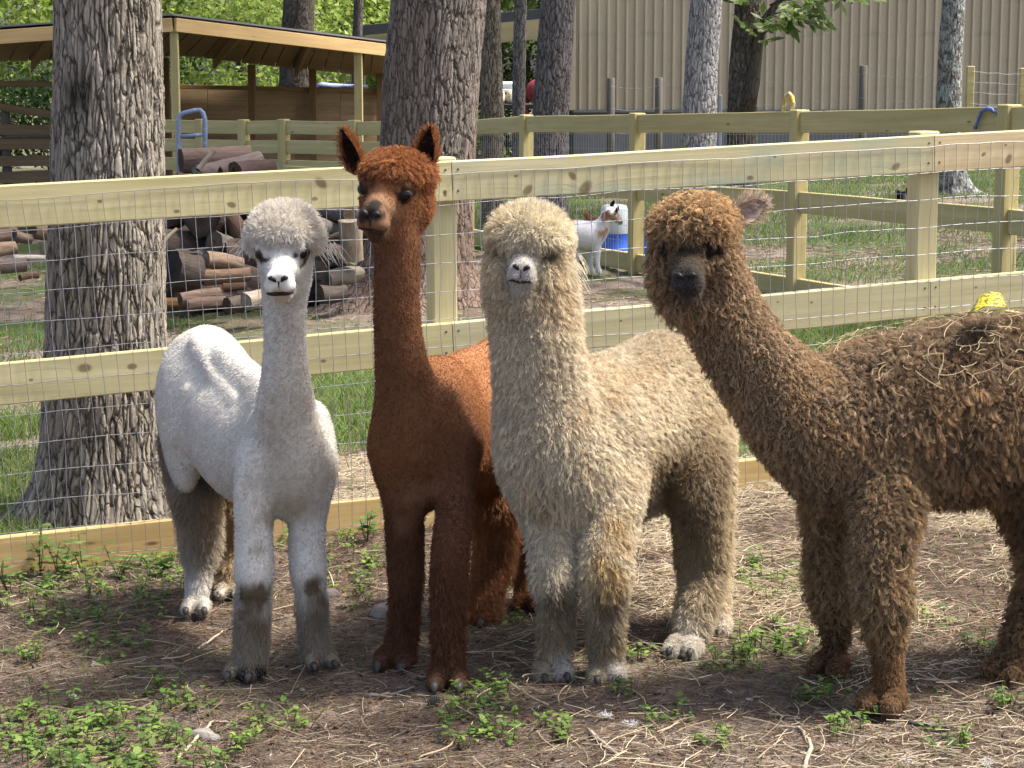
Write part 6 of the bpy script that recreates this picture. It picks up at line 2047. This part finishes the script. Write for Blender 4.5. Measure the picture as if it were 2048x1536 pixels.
stick([(1815, 1442), (1850, 1447), (1900, 1452)], .008, (.12, .10, .095), 'short dark stick right of the brown alpaca foot', 2)
stick([(395, 1295), (440, 1262), (480, 1240)], .004, (.50, .42, .32), 'straight pale stick left of the white alpaca front leg', 3)
stick([(1608, 1536), (1622, 1490), (1600, 1462), (1560, 1452)], .006, (.42, .35, .27), 'forked pale root curving at the bottom edge', 4)
stick([(1180, 1470), (1205, 1490), (1240, 1520)], .006, (.33, .29, .25), 'grey crooked stick in front of the cream alpaca', 5)
stick([(735, 1395), (790, 1385), (830, 1378)], .006, (.22, .19, .17), 'grey stick lying across the dirt left of the reddish brown alpaca foot', 6)
# ------------------------------------------------------------------ ground cover (nobody could count it)
def px_uv(x, y, z):
    d = y * CP - (z - CAM[2]) * SP
    return CX + F_PX * x / d, CY - F_PX * (y * SP + (z - CAM[2]) * CP) / d
def scatter(n, x0, x1, y0, y1, rng):
    return rng.uniform(x0, x1, n), rng.uniform(y0, y1, n)
FEET_KEEP = None
def fence_y(x): return NF.A[1] + (x - NF.A[0]) * NF.d[1] / NF.d[0]
def lying(name, n, area, ln, rad, cols, seed, dens=None, lift=.012, bend=.25, mat='straw', tilt=.12):
    rng = np.random.default_rng(seed)
    x, y = scatter(n, *area, rng)
    if dens is not None:
        k = rng.random(n) < dens(x, y)
        x, y = x[k], y[k]
    n = len(x)
    z = hgt(x, y)
    a = rng.random(n) * 2 * math.pi
    L = ln[0] + (ln[1] - ln[0]) * rng.random(n) ** 2
    d = np.stack([np.cos(a), np.sin(a), rng.normal(0, tilt, n)], 1)
    sd = np.stack([-np.sin(a), np.cos(a), np.zeros(n)], 1)
    t = np.linspace(-.5, .5, 5)[None, :, None]
    b = rng.normal(0, bend, (n, 1, 1))
    pts = np.stack([x, y, z + lift * rng.random(n)], 1)[:, None] + d[:, None] * t * L[:, None, None] + sd[:, None] * (t ** 2 + .3 * t ** 3 * rng.normal(0, 2, (n, 1, 1))) * b * L[:, None, None]
    gz = hgt(pts[..., 0], pts[..., 1]) + rad * .6
    pts[..., 2] = np.maximum(pts[..., 2], gz)
    c = np.array(cols)[rng.integers(0, len(cols), n)] * (.6 + .7 * rng.random((n, 1)))
    return hair(name, pts, np.broadcast_to(rad * (.7 + .6 * rng.random((n, 1))), (n, 5)), np.clip(c, 0, .85), MAT[mat], None, 'stuff')
STRAW = [(.47, .385, .26), (.55, .46, .32), (.37, .295, .19), (.60, .52, .38)]
NEEDLE = [(.20, .128, .078), (.14, .10, .07), (.25, .18, .12), (.11, .085, .065)]
def d_straw(x, y):
    u, v = px_uv(x, y, plane_z(x))
    right = smoothstep(1180, 1420, u) * smoothstep(1300, 1150, v) * smoothstep(860, 960, v)
    mid = smoothstep(930, 1060, u) * smoothstep(1350, 1150, v) * .35
    low = smoothstep(1380, 1520, v) * smoothstep(500, 900, u) * .16
    r2 = smoothstep(1500, 1900, u) * .14
    n = fbm(np.stack([x * 2.2, y * 2.2, 0 * x], -1), 51, 3)
    beh = (y > fence_y(x)) * smoothstep(640, 700, u) * smoothstep(1000, 760, u) * smoothstep(880, 930, v)
    return np.clip((np.maximum(right, beh) * 1.0 + mid + low + r2) * smoothstep(.25, .55, n) + .016, 0, 1)
lying('straw', 150000, (-2.2, 3.0, 4.3, 8.6), (.02, .13), .0008, STRAW, 81, d_straw, .03)
lying('pine_needles', 80000, (-2.2, 2.6, 4.3, 7.6), (.02, .10), .0009, NEEDLE, 82, None, .012)
lying('dead_stems', 800, (-2.0, 2.4, 4.3, 7.4), (.06, .28), .0014, [(.34, .26, .18), (.45, .36, .25), (.22, .17, .12)], 83, None, .03, .35)
def d_far(x, y):
    return np.clip(smoothstep(.4, .6, fbm(np.stack([x * .7, y * .7, 0 * x], -1), 52, 3)), .25, 1) * (y > fence_y(x) + .1)
lying('leaf_litter', 26000, (-4.5, 6.5, 7.2, 20), (.03, .14), .0028, [(.20, .13, .085), (.28, .20, .13), (.13, .095, .07), (.34, .26, .18)], 84, d_far, .01)

# grass beyond the near fence
def blades(name, n, area, dens, L, rad, cols, seed, lean=.35, K=4):
    rng = np.random.default_rng(seed)
    x, y = scatter(n, *area, rng)
    k = rng.random(n) < dens(x, y)
    x, y = x[k], y[k]; n = len(x)
    z = hgt(x, y)
    a = rng.random(n) * 2 * math.pi
    l = L[0] + (L[1] - L[0]) * rng.random(n)
    t = np.linspace(0, 1, K)[None, :, None]
    out = np.stack([np.cos(a), np.sin(a), 0 * a], 1)[:, None] * (lean * rng.random((n, 1, 1)) * 2)
    pts = np.stack([x, y, z - .01], 1)[:, None] + (np.array([0, 0, 1.0]) * (t - .3 * t ** 2 * lean * 2) + out * t ** 1.6) * l[:, None, None]
    patch = fbm(np.stack([x * 1.1, y * 1.1, 0 * x], -1), 57, 2)[:, None]
    c = np.array(cols)[rng.integers(0, len(cols), n)] * (.55 + .6 * rng.random((n, 1))) * (.7 + .6 * patch)
    R = rad * (1 - .75 * t[..., 0]) * (1 + .05 * y[:, None])
    return hair(name, pts, np.broadcast_to(R, (n, K)), np.clip(c, 0, .5), MAT['grass'], None, 'stuff')
GR = [(.14, .23, .045), (.18, .28, .06), (.10, .18, .04), (.22, .28, .09), (.26, .25, .12)]
def d_grass(x, y):
    u, v = px_uv(x, y, plane_z(x))
    n = fbm(np.stack([x * .9, y * .9, 0 * x], -1), 53, 3)
    right = smoothstep(1420, 1520, u) * smoothstep(.45, .58, n) * .9
    midr = smoothstep(930, 1000, u) * smoothstep(500, 440, v) * smoothstep(.34, .46, n)
    left = smoothstep(150, 60, u) * smoothstep(.44, .56, n)
    belowr = (smoothstep(730, 770, v) * smoothstep(560, 640, u) * smoothstep(930, 800, u) + smoothstep(630, 680, v) * smoothstep(1400, 1500, u)) * smoothstep(920, 860, v)
    patch = np.exp(-(((u - 345) / 40) ** 2 + ((v - 655) / 14) ** 2))
    far = (y > 19) * smoothstep(.3, .45, n)
    return np.clip(right + midr + left + belowr + patch + far * .8 + .015, 0, 1) * (y > fence_y(x) + .12)
blades('grass', 130000, (-2.6, 3.2, 7.0, 12.5), d_grass, (.03, .12), .0022, GR, 85)
blades('far_grass', 130000, (-4.5, 8.5, 12, 34), d_grass, (.03, .11), .0026, GR, 86)

# leafy weeds on the near side
def weed_patch():
    rng = np.random.default_rng(90)
    P_ = [(40, 1185, 70, 60), (110, 1150, 60, 45), (150, 1210, 75, 60), (250, 1165, 60, 40), (265, 1265, 45, 34), (330, 1150, 60, 46), (360, 1135, 50, 40), (90, 1250, 60, 30), (40, 1310, 50, 25), (205, 1300, 55, 25), (700, 1120, 60, 70), (740, 1150, 40, 30), (600, 1100, 40, 26), (550, 1095, 20, 16),
          (110, 1480, 110, 80), (250, 1500, 120, 75), (45, 1455, 60, 40), (330, 1390, 60, 26), (390, 1420, 50, 22), (560, 1450, 60, 26), (420, 1515, 60, 30), (640, 1130, 30, 20),
          (930, 1470, 60, 34), (1010, 1480, 50, 22), (960, 1405, 70, 28), (985, 1385, 40, 18), (1250, 1390, 30, 16), (1540, 1165, 75, 42), (1500, 1150, 40, 24), (1545, 1285, 80, 32), (1470, 1330, 60, 28), (1590, 1300, 50, 22), (1640, 1395, 60, 22), (1500, 1300, 40, 26), (1690, 1460, 55, 22), (1750, 1420, 40, 14), (1880, 1240, 40, 16), (1950, 1300, 40, 16), (1130, 1470, 50, 20), (1330, 1440, 50, 18), (1430, 1480, 50, 18), (880, 1255, 36, 24), (720, 1200, 24, 16), (480, 1470, 40, 20), (1270, 1320, 26, 16), (1900, 1480, 50, 18), (2010, 1400, 36, 16), (1310, 1050, 26, 18), (1720, 1010, 40, 16), (1480, 960, 30, 16), (180, 1110, 40, 26), (60, 1100, 40, 24), (300, 1215, 40, 24), (640, 1290, 24, 14), (980, 1190, 30, 16), (1030, 1250, 30, 16)]
    V, F, C, n = [], [], [], 0
    st = MB()
    for (u, v, ru, rv) in P_:
        cnt = int(5 + ru * rv / 95)
        for _ in range(cnt):
            a, q = rng.random() * 6.283, math.sqrt(rng.random())
            g = G(u + math.cos(a) * ru * q, v + math.sin(a) * rv * q)
            if g[1] > fence_y(g[0]) - .03: continue
            g[2] = float(hgt(g[0], g[1]))
            h = (.012 + .045 * rng.random() ** 1.5) * (1.2 if ru > 55 else 1)
            lean = rng.normal(0, .3, 2)
            tip = g + [lean[0] * h, lean[1] * h, h]
            if h > .03: st.tube([g - [0, 0, .01], (g + tip) / 2, tip], [.0014, .0012, .0008], 4, False, col=(.11, .15, .04))
            k = rng.integers(3, 6)
            a0 = rng.random() * 6.28
            hue = np.array([(.12, .21, .04), (.16, .26, .05), (.09, .165, .04), (.20, .27, .07)][rng.integers(0, 4)]) * (.7 + .6 * rng.random())
            for i in range(k):
                a = a0 + i * 2.4
                base = g + (tip - g) * (.55 + .45 * (i + 1) / k)
                d = np.array([math.cos(a), math.sin(a), .25 + .35 * rng.normal()]); d /= np.linalg.norm(d)
                l = (.009 + .015 * rng.random()) * (1.25 if ru > 70 else 1)
                w = l * (.28 + .14 * rng.random())
                s = np.cross(d, [0, 0, 1]); s /= np.linalg.norm(s)
                nn = np.cross(s, d)
                m = base + d * l * .5 - nn * l * .05
                e = base + d * l - nn * l * .22
                V += [base, base + d * l * .3 + s * w, base + d * l * .68 + s * w * .8 - nn * l * .06, e, base + d * l * .68 - s * w * .8 - nn * l * .06, base + d * l * .3 - s * w, m]
                F += [(n, n + 1, n + 2, n + 6), (n + 6, n + 2, n + 3, n + 4), (n, n + 6, n + 4, n + 5)]
                C += [hue * (.85 + .3 * rng.random())] * 7
                n += 7
    me = np_mesh('weeds', np.array(V), np.array(F), False, np.clip(np.array(C), 0, .5))
    tag(link('weeds', me, MAT['leaf']), kind='stuff')
    tag(link('weed_stems', st.mesh('weed_stems', True), MAT['leaf']), kind='stuff')
weed_patch()
def d_near(x, y):
    u, v = px_uv(x, y, plane_z(x))
    n = fbm(np.stack([x * 3, y * 3, 0 * x], -1), 58, 3)
    return smoothstep(.48, .62, n) * (.5 + .4 * smoothstep(900, 300, u)) * (y < fence_y(x) - .02)
blades('near_grass', 16000, (-2.0, 2.3, 4.4, 7.6), d_near, (.015, .06), .0011, GR[:4], 87, .5)
# tall leafy weeds along the foot of the near fence, each its own plant
def plants():
    rng = np.random.default_rng(33)
    spec = [(80, 1150, .17, 'upright broad leaved weed at the foot of the fence under the oak'), (120, 1165, .15, 'broad leaved weed with drooping leaves at the fence foot under the oak'), (165, 1140, .14, 'round leaved weed touching the fence board under the oak'), (238, 1150, .13, 'leafy weed at the fence board between oak and white alpaca'),
            (320, 1150, .12, 'slender leafy weed just left of the white alpaca hind leg'), (20, 1190, .14, 'low leafy weed at the left edge of the fence foot'), (735, 1085, .13, 'leafy weed climbing the fence board beside the reddish brown alpaca')]
    for u, v, h, lab in spec:
        g = G(u, v); g[2] = float(hgt(g[0], g[1]))
        if g[1] > fence_y(g[0]) - .05: g[1] = fence_y(g[0]) - .06
        root = tag(empty('leafy_weed', g), lab, 'plant', 'weeds along the fence foot')
        for s in range(3):
            tip = g + [rng.normal(0, .04), -.02 + rng.normal(0, .03), h * (.6 + .5 * rng.random())]
            m = (g + tip) / 2 + rng.normal(0, .008, 3)
            wlink('stem', MB().tube([g, m, tip], [.0022, .0018, .0012], 5, col=(.12, .16, .05)).mesh('stem', True), MAT['leaf'], root)
            for i in range(6):
                q = .35 + .65 * i / 5
                base = g + (tip - g) * q
                a = i * 2.4 + rng.random()
                d = np.array([math.cos(a), math.sin(a), .3]); d /= np.linalg.norm(d)
                l = (.035 + .02 * rng.random()) * (1.15 - .3 * q); w = l * .36
                s2 = np.cross(d, [0, 0, 1]); s2 /= np.linalg.norm(s2); nn = np.cross(s2, d)
                V = [base, base + d * l * .25 + s2 * w * .8 + nn * .002, base + d * l * .6 + s2 * w - nn * l * .03, base + d * l - nn * l * .25, base + d * l * .6 - s2 * w - nn * l * .03, base + d * l * .25 - s2 * w * .8 + nn * .002, base + d * l * .5 - nn * l * .08]
                hue = np.array([(.12, .20, .045), (.15, .23, .06), (.10, .17, .04)][rng.integers(0, 3)]) * (.8 + .4 * rng.random())
                wlink('leaf', MB().add(V, [(0, 1, 6), (1, 2, 6), (2, 3, 6), (3, 4, 6), (4, 5, 6), (5, 0, 6)], hue).mesh('leaf'), MAT['leaf'], root)
plants()
# white fleece tufts blown onto the ground
def tufts():
    rng = np.random.default_rng(44)
    for u, v, lab in ((1212, 1440, 'white tuft of shed fleece in front of the cream alpaca'), (1262, 1452, 'smaller white tuft of fleece beside the first one'), (1813, 1512, 'white tuft of fleece low in front of the brown alpaca'), (1972, 1520, 'white tuft of fleece near the bottom right')):
        g = G(u, v); g[2] = float(hgt(g[0], g[1])) + .006
        n = 60
        p = g + rng.normal(0, .006, (n, 3)) * [1, 1, .5]
        d = rng.normal(0, 1, (n, 3)); d[:, 2] = np.abs(d[:, 2]) * .6; d /= np.linalg.norm(d, axis=1, keepdims=True)
        t = np.linspace(0, 1, 5)[None, :, None]
        pts = p[:, None] + d[:, None] * t * (.006 + .012 * rng.random((n, 1, 1)))
        o = hair('fleece_tuft', pts, np.full((n, 5), .0006), np.full((n, 3), .78), MAT['fur'])
        tag(o, lab, 'fleece')
tufts()

# trodden chips of bark and dry leaf on the bare soil
def chips():
    rng = np.random.default_rng(46)
    n = 9000
    x, y = scatter(n, -2.2, 2.6, 4.3, 7.4, rng)
    z = hgt(x, y)
    L = .004 + .014 * rng.random(n) ** 2
    a = rng.random(n) * 6.283
    d = np.stack([np.cos(a), np.sin(a), rng.normal(0, .25, n)], 1); d /= np.linalg.norm(d, axis=1, keepdims=True)
    s = np.stack([-np.sin(a), np.cos(a), rng.normal(0, .25, n)], 1)
    p = np.stack([x, y, z + .003 + .004 * rng.random(n)], 1)
    w = L * (.3 + .5 * rng.random(n))
    j = lambda: (1 + rng.normal(0, .25, (n, 1)))
    v = np.stack([p - d * L[:, None] * j(), p + s * w[:, None] * j(), p + d * L[:, None] * j(), p - s * w[:, None] * j()], 1)
    cols = np.array([(.13, .085, .055), (.22, .155, .105), (.07, .05, .038), (.34, .27, .20), (.17, .12, .09), (.26, .23, .20)])
    c = cols[rng.integers(0, 6, n)] * (.6 + .7 * rng.random((n, 1)))
    me = np_mesh('litter_chips', v.reshape(-1, 3), np.arange(n * 4).reshape(n, 4), False, np.repeat(c, 4, 0))
    tag(link('litter_chips', me, MAT['leaf']), kind='stuff')
chips()
